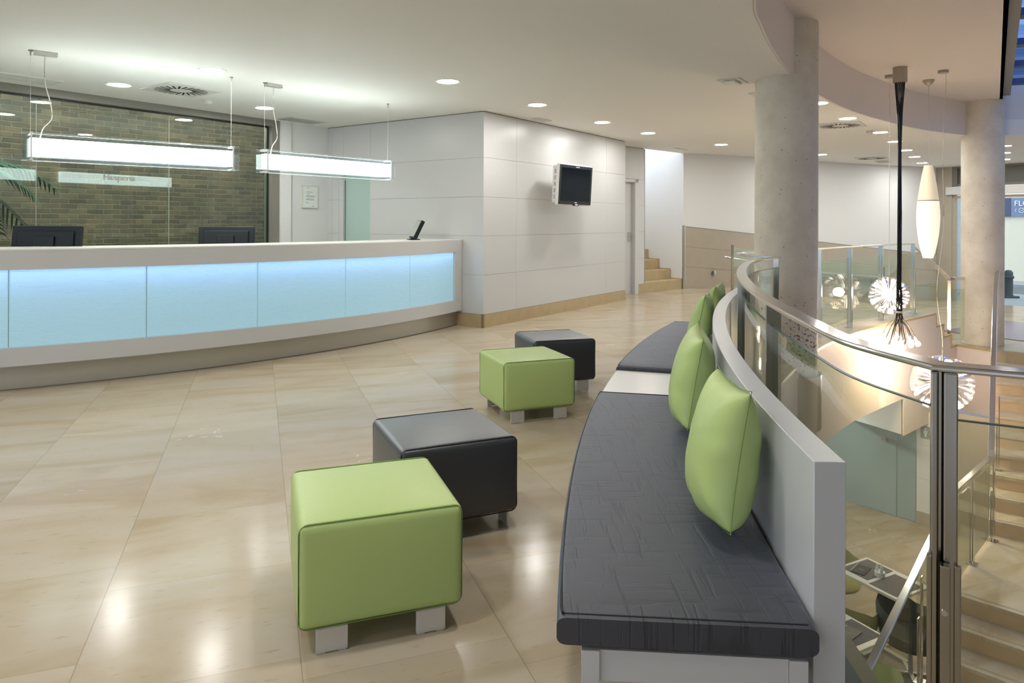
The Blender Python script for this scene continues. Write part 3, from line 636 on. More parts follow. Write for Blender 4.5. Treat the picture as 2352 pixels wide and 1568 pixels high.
for k, px in enumerate((2317, 2382)):
    r = (px-1176)/1615; q = FPT + FM*2.2; t = (r*q.y-q.x)/(FD.x-r*FD.y); q = q + FD*t
    bo = thing('bollard', ('iron street bollard seen through the entrance right of the far column', 'iron street bollard further along the pavement')[k], 'bollard', (q.x, q.y, ZE-0.02), 0, 'street bollards')
    bm = bmesh.new(); lathe(bm, [(0, 0.04), (0.12, 0.04), (0.10, 0.08), (0.10, 0.5), (0.125, 0.52), (0.125, 0.56), (0.10, 0.58), (0.10, 0.66), (0.06, 0.72), (0, 0.73)], 20); obj('post', bm, 'bollard', bo, smooth=35)
    bm = bmesh.new(); box(bm, -0.17, 0.17, -0.17, 0.17, 0.0, 0.05); obj('base', bm, 'bollard', bo)
bm = bmesh.new()
mw = Matrix.Translation((9.1, 12.1, ZE)) @ Matrix.Rotation(math.atan2(FD.y, FD.x), 4, 'Z'); box(bm, -1.2, 2.4, -0.9, 1.6, 0.0, 0.008, mw)
o = obj('entrance_mat', bm, 'matpurple'); tag(o, 'wide purple mat on the entrance floor inside the glazing', 'mat')
# --- lower level walls
D0 = Vector((5.39, 11.34)); DV = Vector((0.637, -0.771)); LWM = Matrix.Translation((D0.x, D0.y, 0)) @ Matrix.Rotation(math.atan2(DV.y, DV.x), 4, 'Z')
bm = bmesh.new(); panels(bm, [1.06, 1.62], [ZL+0.18, ZL+0.68, ZL+1.18, -1.45], 0.0, 0.04); box(bm, -3.0, -0.55, 0.0, 0.05, ZL, -1.1)
struct('wall_lower', bm, 'white', label='white panelled wall of the lower level').matrix_world = LWM
bm = bmesh.new(); box(bm, 1.06, 1.62, -0.015, 0.04, ZL, ZL+0.178); box(bm, 1.62, 3.2, 0.0, 0.05, ZL, -1.38); struct('wall_lower_stone', bm, 'pier', label='beige stone wall under the entrance').matrix_world = LWM
bm = bmesh.new(); box(bm, -0.55, 0.78, -0.01, 0.0, ZL+0.01, -1.1); gd = struct('door_3', bm, 'frost2', label='blue green glass restroom door of the lower level'); gd.matrix_world = LWM
bm = bmesh.new(); box(bm, 0.785, 1.05, 0.0, 0.012, ZL+0.01, -1.1); struct('side_pane', bm, 'frost2', gd)
bm = bmesh.new(); lathe(bm, [(0, 0), (0.012, 0), (0.012, 0.03), (0.028, 0.035), (0.03, 0.055), (0, 0.06)], 16); o = struct('door_knob', bm, 'steel', gd, smooth=40); o.matrix_local = Matrix.Translation((0.62, -0.01, ZL+1.15)) @ Matrix.Rotation(PI/2, 4, 'X')
bm = bmesh.new(); box(bm, -0.3, -0.12, -0.025, 0.01, ZL+0.0, ZL+0.07); struct('floor_hinge', bm, 'alu', gd)
rs = thing('restroom_sign', 'grey restroom sign with white pictograms on the lower white wall', 'sign'); rs.matrix_world = LWM
bm = bmesh.new(); box(bm, 1.12, 1.60, -0.014, -0.002, -1.84, -1.66); obj('sign_plate', bm, 'signgray', rs)
bm = bmesh.new()
def figure(cx, skirt):
    mt = Matrix.Translation((cx, -0.017, -1.75)) @ Matrix.Rotation(PI/2, 4, 'X')
    prism(bm, [(0.014*math.cos(a), 0.052+0.014*math.sin(a)) for a in [k*PI/6 for k in range(12)]], 0, 0.003, mt)
    body = [(-0.026, 0.03), (0.026, 0.03), (0.036, -0.02), (0.014, -0.02), (0.012, -0.065), (-0.012, -0.065), (-0.014, -0.02), (-0.036, -0.02)] if skirt else [(-0.028, 0.03), (0.028, 0.03), (0.026, -0.015), (0.015, -0.015), (0.013, -0.065), (-0.013, -0.065), (-0.015, -0.015), (-0.026, -0.015)]
    prism(bm, body, 0, 0.003, mt)
figure(1.19, False); obj('pictogram', bm, 'pictogram', rs); bm = bmesh.new(); figure(1.28, True); obj('pictogram', bm, 'pictogram', rs); bm = bmesh.new(); box(bm, 1.335, 1.339, -0.018, -0.014, -1.82, -1.68); obj('divider_line', bm, 'pictogram', rs); bm = bmesh.new()
wc = Matrix.Translation((1.46, -0.017, -1.77)) @ Matrix.Rotation(PI/2, 4, 'X')
tube(bm, [wc @ Vector((0.038*math.cos(a), 0.038*math.sin(a), 0)) for a in [PI*0.75 + k*PI/9 for k in range(14)]], 0.005, 6)
tube(bm, [wc @ Vector(p) for p in ((-0.015, 0.06, 0), (-0.01, 0.0, 0), (0.03, 0.0, 0), (0.05, -0.045, 0))], 0.007, 6)
obj('pictogram', bm, 'pictogram', rs)
# --- outer shell behind the camera
bm = bmesh.new()
def wallseg(a, b, z0, z1, holes=()): sweep(bm, [(a[0], a[1], 0), (b[0], b[1], 0)], rect(0.0, 0.25, z0, z1))
wallseg(P2(LW), P2(LW), 0, 1) if False else None
sweep(bm, [P2(BK, 0), P2(LW, 0)], rect(-0.25, 0.0, 0.0, 0.35)); sweep(bm, [P2(BK, 0), P2(LW, 0)], rect(-0.25, 0.0, 2.45, ZC))
for k in range(5):
    a = BK + (LW-BK)*(k/4); d = (LW-BK).normalized()*0.35; sweep(bm, [P2(a-d, 0), P2(a+d, 0)], rect(-0.25, 0.0, 0.35, 2.45))
struct('wall_camera_side', bm, 'white', label='window wall behind the camera')
bm = bmesh.new(); sweep(bm, [P2(BK, 0), (16.0, -5.4, 0), (16.2, 9.3, 0)], rect(0.0, 0.25, ZL, 3.9)); struct('wall_right', bm, 'white', label='wall on the right beyond the stairs')
# right wall of the stair
bm = bmesh.new()
# ================================================================ MAIN STAIRS
bm = bmesh.new(); bmr = bmesh.new()
s0 = Vector((5.49, 8.05)); T = 0.335
for j in range(1, 10):
    z = ZE - 0.17*j; a = s0 + u_*(0.2 + T*(9-j)); b = s0 + u_*(0.2 + T*(9-j+1) + 0.02)
    prism(bmr, [P2(a), P2(a+n_*2.3), P2(b+n_*2.3), P2(b)], ZL, z-0.035)
    a2 = a - u_*0.02; prism(bm, [P2(a2-n_*0.02), P2(a2+n_*2.3), P2(b+n_*2.3), P2(b-n_*0.02)], z-0.035, z)
zl = ZE - 1.7
L0 = Vector((4.33, 6.93)); wdir = Vector((-0.68, -0.733)); q_ = Vector((0.733, -0.68))
prism(bmr, [P2(s0+u_*0.22), P2(L0), P2(L0+q_*2.5), P2(s0+u_*0.22+n_*2.3)], ZL, zl-0.035)
prism(bm, [P2(s0+u_*0.22), P2(L0+wdir*0.02), P2(L0+wdir*0.02+q_*2.5), P2(s0+u_*0.22+n_*2.3)], zl-0.035, zl)
for j in range(1, 5):
    z = zl - 0.17*j; a = L0 + wdir*(0.31*(j-1)); b = L0 + wdir*(0.31*j)
    prism(bmr, [P2(b), P2(b+q_*2.5), P2(a+q_*2.5), P2(a)], ZL, z-0.035); b2 = b + wdir*0.02
    prism(bm, [P2(b2), P2(b2+q_*2.5), P2(a+q_*2.5), P2(a)], z-0.035, z)
stairs = struct('floor_main_stairs', bm, 'stair', label='wide beige marble staircase down to the lower level')
struct('stair_risers', bmr, 'riser', stairs)
bm = bmesh.new()
def grooves(a, side, ln, z, d):
    for g in (0.035, 0.055):
        p = a - d*g*-1; prism(bm, [P2(p), P2(p+side*ln), P2(p+side*ln+d*0.006), P2(p+d*0.006)], z, z+0.0012)
for j in range(0, 10): grooves(s0 + u_*(0.19 + T*(9-j)) if j else ST0, n_, 2.3, ZE-0.17*j, u_)
for j in range(0, 5): grooves(L0 + wdir*(0.31*j), q_, 2.5, zl-0.17*j, -wdir)
struct('stair_groove', bm, 'dado', stairs)
bm = bmesh.new(); a = s0 + n_*2.32 + u_*(-1.2); b = s0 + n_*2.32 + u_*3.3; sweep(bm, [P2(a, 0), P2(b, 0)], rect(0, 0.2, ZL, 0.4)); c = L0+q_*2.55; sweep(bm, [P2(c+wdir*4, 0), P2(c, 0), P2(a, 0)], rect(0, 0.2, ZL, 0.4)); struct('wall_stair_right', bm, 'pink', label='plaster wall on the far side of the main stairs')

# ================================================================ COLUMNS
for k, ((x, y), zb) in enumerate(((COL1, ZL), (COL2, ZE))):
    bm = bmesh.new(); lathe(bm, [(0, zb)] + [(CR, zb + (ZU+0.05-zb)*i/12) for i in range(13)] + [(0, ZU+0.05)], 48)
    o = obj('concrete_column', bm, 'concrete' if k == 0 else 'concrete2', smooth=40, loc=(x, y, 0))
    tag(o, ('thick round concrete column standing in the curve of the near railing', 'round concrete column at the entrance level beside the oval lamp')[k], 'column', 'concrete columns')
bm = bmesh.new(); s = [(CR+0.03, -0.64), (CR+0.04, -0.64), (CR+0.04, -0.12), (CR+0.03, -0.12)]
v = []
for i in range(17):
    t = math.radians(-130 + i*11); v.append([bm.verts.new((COL1[0]+r*math.cos(t), COL1[1]+r*math.sin(t), z)) for r, z in s])
for a, b in zip(v, v[1:]):
    for k in range(4): bm.faces.new((a[k], b[k], b[(k+1) % 4], a[(k+1) % 4]))
bm.faces.new(v[0]); bm.faces.new(list(reversed(v[-1])))
o = obj('column_collar', bm, 'steel_dark', smooth=40); tag(o, 'curved steel guard plate around the thick column just below floor level', 'guard')

# ================================================================ RECEPTION DESK
KC = Vector((-7.919, 12.428)); KR = 7.90     # centre and radius of the curved plinth
def ka(px_t): return KC + Vector((math.cos(px_t), math.sin(px_t)))*KR
a_end = math.atan2(9.13-KC.y, -0.66-KC.x)
a_beg = math.atan2(4.85-KC.y, -5.6-KC.x)
def arc(r, a0, a1, n=40, z=0): return [(KC.x+r*math.cos(a0+(a1-a0)*i/n), KC.y+r*math.sin(a0+(a1-a0)*i/n), z) for i in range(n+1)]
desk = thing('reception_desk', 'long curved reception desk with a glowing blue glass front', 'desk', (KC.x, KC.y, 0))
def dsk(name, b, m, **k):
    o = obj(name, b, m, desk, **k); o.matrix_parent_inverse = Matrix.Translation((-KC.x, -KC.y, 0)); return o
RF = KR + 0.09                               # front face radius
aE = a_end + 0.008
bm = bmesh.new(); sweep(bm, arc(0, 0, 0, 1) if False else arc(RF, a_beg, a_end), rect(-0.10, 0.0, 0.958, 1.108)); dsk('top_apron', bm, 'desk', smooth=30)
bm = bmesh.new(); sweep(bm, arc(RF, a_beg, a_end), rect(-0.10, 0.0, 0.20, 0.345)); dsk('bottom_apron', bm, 'desk', smooth=30)
bm = bmesh.new(); sweep(bm, arc(RF, a_end-0.0225, a_end, 3), rect(-0.10, 0.0, 0.346, 0.957)); dsk('end_stile', bm, 'desk')
bm = bmesh.new(); sweep(bm, arc(RF, a_beg, a_end), rect(-0.62, 0.0, 1.109, 1.121)); dsk('countertop', bm, 'tabletop', smooth=30)
bm = bmesh.new(); sweep(bm, arc(RF, a_beg, a_end), rect(-0.75, -0.16, 0.72, 0.75)); dsk('work_surface', bm, 'desk', smooth=30)
bm = bmesh.new(); sweep(bm, arc(KR, a_beg, a_end+0.004), rect(-0.02, 0.0, 0.0, 0.20)); dsk('plinth', bm, 'kick', smooth=30)
bm = bmesh.new(); sweep(bm, arc(KR+0.001, a_beg, a_end+0.004), rect(-0.01, 0.004, 0.0, 0.008)); dsk('plinth_seal', bm, 'gap', smooth=30)
bm = bmesh.new(); sweep(bm, arc(RF-0.14, a_beg, a_end), rect(-0.02, 0.0, 0.346, 1.10)); dsk('back_board', bm, 'desk', smooth=30)
bm = bmesh.new(); sweep(bm, arc(RF-0.10, a_beg, a_end-0.02), rect(-0.02, 0.02, 0.955, 0.957)); dsk('led_strip', bm, 'ledblue')
# glass panels between the photographed joints
def ang_at(px):
    r = (px-1176)/1615; best = None
    for i in range(4000):
        a = a_beg + (a_end-a_beg)*i/3999; x = KC.x+(RF-0.03)*math.cos(a); y = KC.y+(RF-0.03)*math.sin(a); e = abs(x/y-r)
        if best is None or e < best[0]: best = (e, a)
    return best[1]
js = [a_beg] + [ang_at(p) for p in (20, 337, 592, 794, 942)] + [a_end-0.0225]
for a, b in zip(js, js[1:]):
    bm = bmesh.new(); sweep(bm, arc(RF-0.03, a+0.0004, b-0.0004, 8), rect(-0.01, 0.0, 0.346, 0.957)); dsk('glass_panel', bm, 'deskglass', smooth=30)
for a in js[1:-1]:
    bm = bmesh.new(); sweep(bm, arc(RF-0.042, a-0.0007, a+0.0007, 1), rect(-0.004, 0.0, 0.346, 0.957)); dsk('panel_joint', bm, 'frost2')
# monitors
def monitor(name, label, x, y, rz, w=0.60):
    t = thing(name, label, 'monitor', (x, y, 0.7515), rz, 'monitors on the reception desk')
    ti = Matrix.Rotation(-0.12, 4, 'X')
    h = w*0.60; z0 = 0.19 
    sh = Matrix.Translation((0, 0, z0)) @ ti
    bm = bmesh.new(); box(bm, -w/2, w/2, -0.012, 0.03, 0, h, sh); obj('housing', bm, 'plastic', t, bevel=0.008)
    bm = bmesh.new(); box(bm, -w/2+0.055, w/2-0.055, -0.032, -0.0125, 0.03, h-0.045, sh); obj('back_cover', bm, 'plastic', t, bevel=0.012)
    bm = bmesh.new(); box(bm, -w/2+0.02, w/2-0.02, 0.0301, 0.032, 0.03, h-0.02, sh); obj('screen', bm, 'screen', t)
    bm = bmesh.new(); box(bm, -0.088, 0.088, -0.05, -0.033, 0.06, h-0.095, sh); obj('mount_plate', bm, 'plastic', t, bevel=0.006)
    bm = bmesh.new(); box(bm, -0.05, 0.05, -0.085, -0.055, 0.0, z0+0.15); obj('stand', bm, 'plastic', t, bevel=0.005)
    bm = bmesh.new(); box(bm, -0.14, 0.14, -0.14, 0.08, 0.0, 0.015); obj('foot', bm, 'plastic', t, bevel=0.004)
    return t
monitor('computer_monitor', 'black monitor seen from behind at the left end of the desk', -4.08, 6.14, 0.02)
monitor('computer_monitor', 'black monitor seen from behind under the right end of the long pendant', -3.06, 7.52, 0.10, 0.58)
# payment terminal on the counter
t = thing('display_terminal', 'small tilted display terminal on the right part of the desk', 'terminal', (-1.245, 8.72, 1.121), 0.35)
rt = Matrix.Rotation(0.45, 4, 'Y')
bm = bmesh.new(); box(bm, -0.03, 0.018, -0.13, 0.13, 0.0, 0.245, Matrix.Translation((0.02, 0, 0.012)) @ rt); obj('housing', bm, 'plastic', t, bevel=0.006)
bm = bmesh.new(); box(bm, -0.034, -0.031, -0.12, 0.12, 0.02, 0.235, Matrix.Translation((0.02, 0, 0.012)) @ rt); obj('screen', bm, 'grille', t)
bm = bmesh.new(); box(bm, -0.04, 0.09, -0.08, 0.08, 0.0, 0.012); obj('foot', bm, 'plastic', t)
# framed notice
o = thing('framed_notice', 'small framed printed notice on the white wall behind the desk', 'picture frame'); o.matrix_world = W
bm = bmesh.new(); box(bm, -0.48, -0.207, -0.018, 0.0, 1.545, 1.865); obj('backing', bm, 'paper', o)
bm = bmesh.new()
for a, b, c, d in ((-0.485, -0.202, 1.54, 1.548), (-0.485, -0.202, 1.862, 1.87), (-0.485, -0.477, 1.54, 1.87), (-0.21, -0.202, 1.54, 1.87)): box(bm, a, b, -0.024, -0.001, c, d)
obj('frame', bm, 'detector', o)
for z, a, b in ((1.835, -0.40, -0.36), (1.775, -0.41, -0.29), (1.75, -0.395, -0.35), (1.72, -0.41, -0.255), (1.705, -0.41, -0.255), (1.675, -0.41, -0.265), (1.66, -0.41, -0.265), (1.62, -0.42, -0.365), (1.57, -0.31, -0.265)): bm = bmesh.new(); box(bm, a, b, -0.0192, -0.0182, z-0.003, z+0.003); obj('text_line', bm, 'greytext', o)

# ================================================================ PENDANT LAMPS OVER THE DESK
def linear_pendant(label, p0, p1, cz, key):
    v0, v1 = Vector(p0), Vector(p1); d = (v1-v0); L = d.length; rz = math.atan2(d.y, d.x)
    t = thing('linear_pendant_lamp', label, 'lamp', (v0.x, v0.y, ZC), rz, 'linear pendants over the desk')
    z0, z1 = 1.845-ZC, 2.07-ZC
    for s in (-0.055, 0.055):
        bm = bmesh.new(); box(bm, -0.06, L+0.06, s-0.004, s+0.004, z0, z1); gp = obj('glass_plate', bm, 'lampglass', t)
        bm = bmesh.new(); box(bm, -0.06, L+0.06, s-0.004, s+0.004, z0-0.0025, z0-0.0002); obj('glass_rim', bm, 'rimglass', gp)
        bm = bmesh.new(); box(bm, -0.06, L+0.06, s-0.004, s+0.004, z1+0.0002, z1+0.002); obj('glass_rim', bm, 'rimglass', gp)
    bm = bmesh.new(); box(bm, -0.005, L+0.005, -0.040, -0.036, z0+0.035, z1-0.04); box(bm, -0.005, L+0.005, 0.036, 0.040, z0+0.035, z1-0.04); box(bm, -0.005, L+0.005, -0.036, 0.036, z0+0.035, z0+0.039)
    box(bm, -0.005, -0.001, -0.036, 0.036, z0+0.04, z1-0.04); box(bm, L+0.001, L+0.005, -0.036, 0.036, z0+0.04, z1-0.04); obj('diffuser', bm, 'pendant', t)
    bm = bmesh.new(); tube(bm, [(0.03, 0, z0+0.11), (L-0.03, 0, z0+0.11)], 0.013, 12); obj('fluorescent_tube', bm, 'tube', t)
    for x in (0.0, L):
        bm = bmesh.new(); box(bm, x-0.012, x+0.012, -0.064, 0.064, z0-0.006, z0+0.012); box(bm, x-0.012, x+0.012, -0.064, 0.064, z1-0.012, z1+0.006); box(bm, x-0.006, x+0.006, -0.066, -0.060, z0, z1); obj('clamp', bm, 'alu', t)
        bm = bmesh.new(); tube(bm, [(x, 0, z1), (x, 0, 0)], 0.0015, 6); obj('wire', bm, 'cord', t)
        bm = bmesh.new(); lathe(bm, [(0, -0.045), (0.006, -0.045), (0.006, -0.012), (0.017, -0.01), (0.017, 0), (0, 0)], 14, cx=x); obj('ceiling_fixing', bm, 'canopy', t, smooth=40)
    bm = bmesh.new(); box(bm, 0.02, 0.19, -0.03, 0.03, -0.035, 0.0); obj('canopy', bm, 'alu', t, bevel=0.003)
    bm = bmesh.new(); tube(bm, catmull([(0.10, 0, -0.03), (0.10, 0, -0.25), (0.14, 0.01, -0.42), (0.15, 0.01, -0.55), (0.09, 0, z1+0.05), (0.07, 0, z1-0.03)], 5), 0.0045, 6); obj('power_cord', bm, 'cord', t, smooth=60)
linear_pendant('longest-looking glass pendant lamp over the left of the desk', (-3.99, 5.82), (-2.755, 6.89), 0, 0)
linear_pendant('glass pendant lamp over the right half of the desk', (-2.52, 7.15), (-1.49, 8.42), 0, 1)

# ================================================================ CEILING FITTINGS
DL = [(-2.81, 6.58, 'recessed downlight above the long pendant, nearest the swirl air diffuser', 'r'), (-4.09, 7.31, 'recessed downlight left of the swirl air diffuser', 'r'),
 (-3.09, 8.77, 'recessed downlight near the smoke detector at the top of the brick window', 'r'), (-0.65, 7.07, 'recessed downlight in open ceiling, nearest of the row past the panelled corner', 'r'),
 (0.30, 8.47, 'recessed downlight above the panelled corner beside the slim ceiling grille', 'r'), (1.27, 9.93, 'recessed downlight above the television', 'r'),
 (2.15, 11.13, 'recessed downlight above the service door', 'r'), (3.78, 12.72, 'recessed downlight in front of the white curved wall, left of the thick column', 'r'),
 (6.38, 14.52, 'recessed downlight just right of the thick column near the far wall', 'r'), (4.52, 9.48, 'recessed downlight above the swirl diffuser right of the thick column', 'r'),
 (5.72, 10.93, 'recessed downlight beside the far smoke detector', 'r'), (6.61, 12.15, 'recessed downlight right behind the black cable bundle', 'r'),
 (7.61, 13.59, 'recessed downlight third in the far row right of the black cables', 'r'), (8.54, 14.93, 'recessed downlight last but one in the far row above the oval lamp', 'r'),
 (9.58, 16.43, 'recessed downlight farthest in the row, above the oval lamp', 'r'), (8.94, 12.77, 'recessed downlight right of the far column, topmost of three', 'r'),
 (9.82, 14.03, 'recessed downlight right of the far column, middle of three', 'r'), (10.82, 15.46, 'recessed downlight right of the far column, lowest of three', 'r'),
 (3.60, 8.28, 'recessed downlight half hidden behind the thick column', 'r')]
first = None
for x, y, lab, _ in DL:
    if first is None:
        first = thing('downlight', lab, 'light', (x, y, ZC), 0, 'recessed downlights')
        bm = bmesh.new(); lathe(bm, [(0.104, -0.002), (0.125, -0.005), (0.128, -0.0005), (0.104, -0.0005)], 32); obj('rim', bm, 'diff', first, smooth=40)
        bm = bmesh.new(); lathe(bm, [(0, -0.003), (0.104, -0.003), (0.104, 0.0), (0, 0)], 32); obj('diffuser', bm, 'downlight', first)
    else: dup(first, (x, y, ZC), 0, lab)
# downlights out of frame to the left and behind the camera keep the same spacing
for x, y, lab in ((-1.5, 3.5, 'above the open floor between the desk and the foreground ottoman'), (0.1, 2.4, 'above the bench and the two nearest ottomans'), (-3.2, 3.2, 'above the open floor in front of the desk'), (-1.4, 1.2, 'over the floor just left of the camera'), (-4.6, 1.2, 'over the floor far left of the camera'), (-3.0, -0.8, 'beside the window wall behind the camera'), (-6.6, 4.0, 'beyond the left end of the desk')):
    dup(first, (x, y, ZC), 0, 'recessed downlight ' + lab)
for x, y, lab in ((0.2, 4.5, 'added unseen downlight in the lower level ceiling under the bench'), (0.5, 7.0, 'added unseen downlight in the lower level ceiling behind the thick column'), (2.2, 9.2, 'added unseen downlight in the lower level ceiling below the far balustrade'), (4.2, 10.8, 'added unseen downlight above the glass restroom door'), (0.0, 2.2, 'added unseen downlight in the lower level ceiling below the foreground ottoman')):
    dup(first, (x, y, -1.09), 0, lab)  # lamps added out of view to brighten the otherwise dark lower level
def swirl(x, y, lab, first=[None]):
    if first[0] is None:
        t = thing('swirl_diffuser', lab, 'air vent', (x, y, ZC), RZ, 'swirl air diffusers')
        bm = bmesh.new(); box(bm, -0.3, 0.3, -0.3, 0.3, -0.012, 0.0); obj('plate', bm, 'diff', t, bevel=0.003)
        bm = bmesh.new()
        for k in range(24):
            m = Matrix.Rotation(k*2*PI/24, 4, 'Z') @ Matrix.Translation((0.185, 0.03, 0)) @ Matrix.Rotation(0.35, 4, 'Z'); box(bm, -0.078, 0.078, -0.010, 0.010, -0.0135, -0.0125, m)
        obj('slots', bm, 'slot', t); first[0] = t; return t
    return dup(first[0], (x, y, ZC), RZ, lab)
swirl(-3.56, 7.56, 'square swirl air diffuser above the long pendant lamp')
swirl(4.72, 10.12, 'square swirl air diffuser just right of the thick column')
swirl(2.98, 7.72, 'square swirl air diffuser mostly hidden left of the thick column')
swirl(7.80, 15.25, 'far square swirl air diffuser near the white curved wall')
def grille(x, y, w, l, lab, m='grille'):
    t = thing('ceiling_grille', lab, 'air vent', (x, y, ZC), RZ)
    bm = bmesh.new(); box(bm, -l/2, l/2, -w/2, w/2, -0.010, 0.0); obj('frame', bm, 'diff', t)
    bm = bmesh.new()
    ns = max(2, int((w-0.05)/0.036))
    for k in range(ns): box(bm, -l/2+0.025, l/2-0.025, -w/2+0.025+(w-0.05)*k/ns, -w/2+0.025+(w-0.05)*k/ns+0.024, -0.014, -0.0105)
    obj('slats', bm, m, t)
grille(-2.95, 9.82, 0.34, 0.62, 'grey rectangular ceiling grille above the framed notice')
grille(-5.02, 6.72, 0.30, 1.2, 'pale rectangular ceiling grille at the left edge above the brick window', 'diff')
grille(0.40, 9.66, 0.13, 0.34, 'slim pale ceiling grille above the panelled corner', 'diff')
grille(3.24, 13.5, 0.10, 0.45, 'slim pale ceiling grille in front of the back stairs', 'diff')
grille(8.45, 16.05, 0.3, 0.6, 'dark narrow ceiling grille beside the far swirl diffuser')
t = thing('emergency_light', 'flush square emergency light left of the thick column', 'light', (2.19, 7.0, ZC), RZ)
bm = bmesh.new(); box(bm, -0.15, 0.15, -0.11, 0.11, -0.01, 0.0); obj('plate', bm, 'diff', t, bevel=0.003)
bm = bmesh.new(); box(bm, -0.11, 0.11, -0.06, 0.06, -0.03, -0.0105); obj('cover', bm, 'paper', t, bevel=0.012)
for x, y, lab in ((-3.55, 8.19, 'round smoke detector on the ceiling beside the swirl diffuser over the desk'), (5.44, 10.70, 'round smoke detector on the far ceiling above the atrium edge')):
    t = thing('smoke_detector', lab, 'smoke detector', (x, y, ZC))
    bm = bmesh.new(); lathe(bm, [(0, 0), (0.055, 0), (0.055, -0.015), (0.045, -0.02), (0.045, -0.028), (0, -0.028)], 24); obj('base', bm, 'detector', t, smooth=35)
    bm = bmesh.new(); lathe(bm, [(0, -0.0285), (0.048, -0.0285), (0.046, -0.04), (0.03, -0.055), (0, -0.058)], 24); obj('sensor_head', bm, 'detector', t, smooth=35)

# ================================================================ TELEVISION
TV = Matrix.Translation((-0.362, 8.928, 0)) @ Matrix.Rotation(RZ, 4, 'Z') @ Matrix.Translation((1.32, -0.30, 1.60)) @ Matrix.Rotation(-0.06, 4, 'Z') @ Matrix.Rotation(0.06, 4, 'X')
t = thing('television', 'black flat screen television with white casing mounted on the panelled wall', 'television'); t.matrix_world = TV
bm = bmesh.new(); box(bm, -0.015, 0.855, 0.0, 0.05, -0.015, 0.575); obj('front_frame', bm, 'tvbody', t, bevel=0.018)
bm = bmesh.new(); box(bm, 0.015, 0.825, 0.05, 0.14, 0.01, 0.55); obj('casing', bm, 'tvbody', t, bevel=0.03)
bm = bmesh.new(); box(bm, 0.0, 0.84, -0.006, 0.0, 0.0, 0.56); obj('bezel', bm, 'plastic', t, bevel=0.003)
bm = bmesh.new(); box(bm, 0.045, 0.795, -0.0075, -0.0062, 0.05, 0.52); obj('screen', bm, 'screen', t)
bm = bmesh.new(); box(bm, 0.37, 0.50, -0.02, -0.0062, -0.02, 0.012); obj('indicator_lip', bm, 'plastic', t)
bm = bmesh.new(); box(bm, 0.40, 0.47, -0.022, -0.0201, -0.008, 0.004); obj('power_light', bm, 'powerled', t)
bm = bmesh.new(); box(bm, 0.405, 0.465, -0.0072, -0.0062, 0.02, 0.034); box(bm, 0.40, 0.49, -0.0072, -0.0062, 0.535, 0.543); obj('badge', bm, 'letter', t)
bm = bmesh.new(); box(bm, 0.25, 0.6, 0.141, 0.155, 0.12, 0.45); box(bm, 0.36, 0.50, 0.155, 0.32, 0.25, 0.36); obj('wall_bracket', bm, 'tvbody', t)
bm = bmesh.new()
for k in range(5): box(bm, -0.0155+0.030, -0.0145+0.030, 0.07, 0.10, 0.07+k*0.09, 0.13+k*0.09)
obj('side_vents', bm, 'grille', t)

# ================================================================ OTTOMANS
def ottoman(label, c, rz, m, pm, turned=False):
    t = thing('cube_ottoman', label, 'ottoman', (c[0], c[1], 0), rz, 'cube ottomans')
    W2, D2, Z0, Z1 = 0.262, 0.258, 0.088, 0.412
    bm = bmesh.new(); box(bm, -W2, W2, -D2, D2, Z0, Z1)
    bmesh.ops.bevel(bm, geom=list(bm.edges), offset=0.028, segments=4, affect='EDGES', profile=0.6)
    bmesh.ops.subdivide_edges(bm, edges=[e for e in bm.edges if e.calc_length() > 0.2], cuts=6, use_grid_fill=True)
    for v in bm.verts:                       # slight upholstery crown
        x, y, z = v.co; f = (1-min(1, abs(x/W2))**2)*(1-min(1, abs(y/D2))**2)
        if z > 0.3: v.co.z += 0.012*f
        zz = 1-((z-0.25)/0.162)**2
        if abs(y) > D2-0.005: v.co.y += math.copysign(0.008*(1-(x/W2)**2)*max(0, zz), y)
        if abs(x) > W2-0.005: v.co.x += math.copysign(0.008*(1-(y/D2)**2)*max(0, zz), x)
    obj('upholstered_body', bm, m, t, smooth=60)
    for s in (-1, 1):
        bm = bmesh.new(); k = 0.975; r = 0.028
        pts = []
        ax, off = (W2*0.992, D2-0.009)
        for cx, cz, st in ((ax-r, Z1-r-0.0, 0), (-ax+r, Z1-r, PI/2), (-ax+r, Z0+r, PI), (ax-r, Z0+r, 1.5*PI)):
            for i in range(5): a = st + i/4*PI/2; pts.append((cx+(r)*math.cos(a), cz+(r)*math.sin(a)))
        pts.append(pts[0])
        P = [((x, s*off, z) if not turned else (x, s*off, z)) for x, z in pts]
        tube(bm, P, 0.0025, 6); obj('piping', bm, pm, t, smooth=60)
    for sx in (-1, 1):
        for sy in (-1, 1):
            bm = bmesh.new()
            mt = Matrix.Rotation(PI/2 if turned else 0, 4, 'Z')
            x0 = sx*0.158; y = sy*0.236
            box(bm, x0-0.049, x0+0.049, y-0.005, y+0.005, 0.004, 0.0785, mt); box(bm, x0-0.049, x0+0.049, min(y+0.005, y-sy*0.09) if sy > 0 else y-0.005, max(y-0.005, y-sy*0.09) if sy < 0 else y+0.005, 0.0785, 0.0885, mt)
            box(bm, x0-0.045, x0-0.02, y-0.004, y+0.004, 0.0, 0.0045, mt); box(bm, x0+0.02, x0+0.045, y-0.004, y+0.004, 0.0, 0.0045, mt)
            obj('leg', bm, 'alu', t, bevel=0.002)
    return t
def mid(q): return (sum(p[0] for p in q)/4, sum(p[1] for p in q)/4)
ottoman('large lime green cube ottoman in the foreground', mid([(-0.648, 2.166), (-0.153, 2.336), (-0.346, 2.807), (-0.82, 2.619)]), 0.345, 'green', 'greenpipe')
ottoman('black leather cube ottoman behind the foreground green ottoman', mid([(-0.466, 2.869), (0.011, 3.077), (-0.153, 3.564), (-0.65, 3.317)]), 0.42, 'black', 'piping', True)
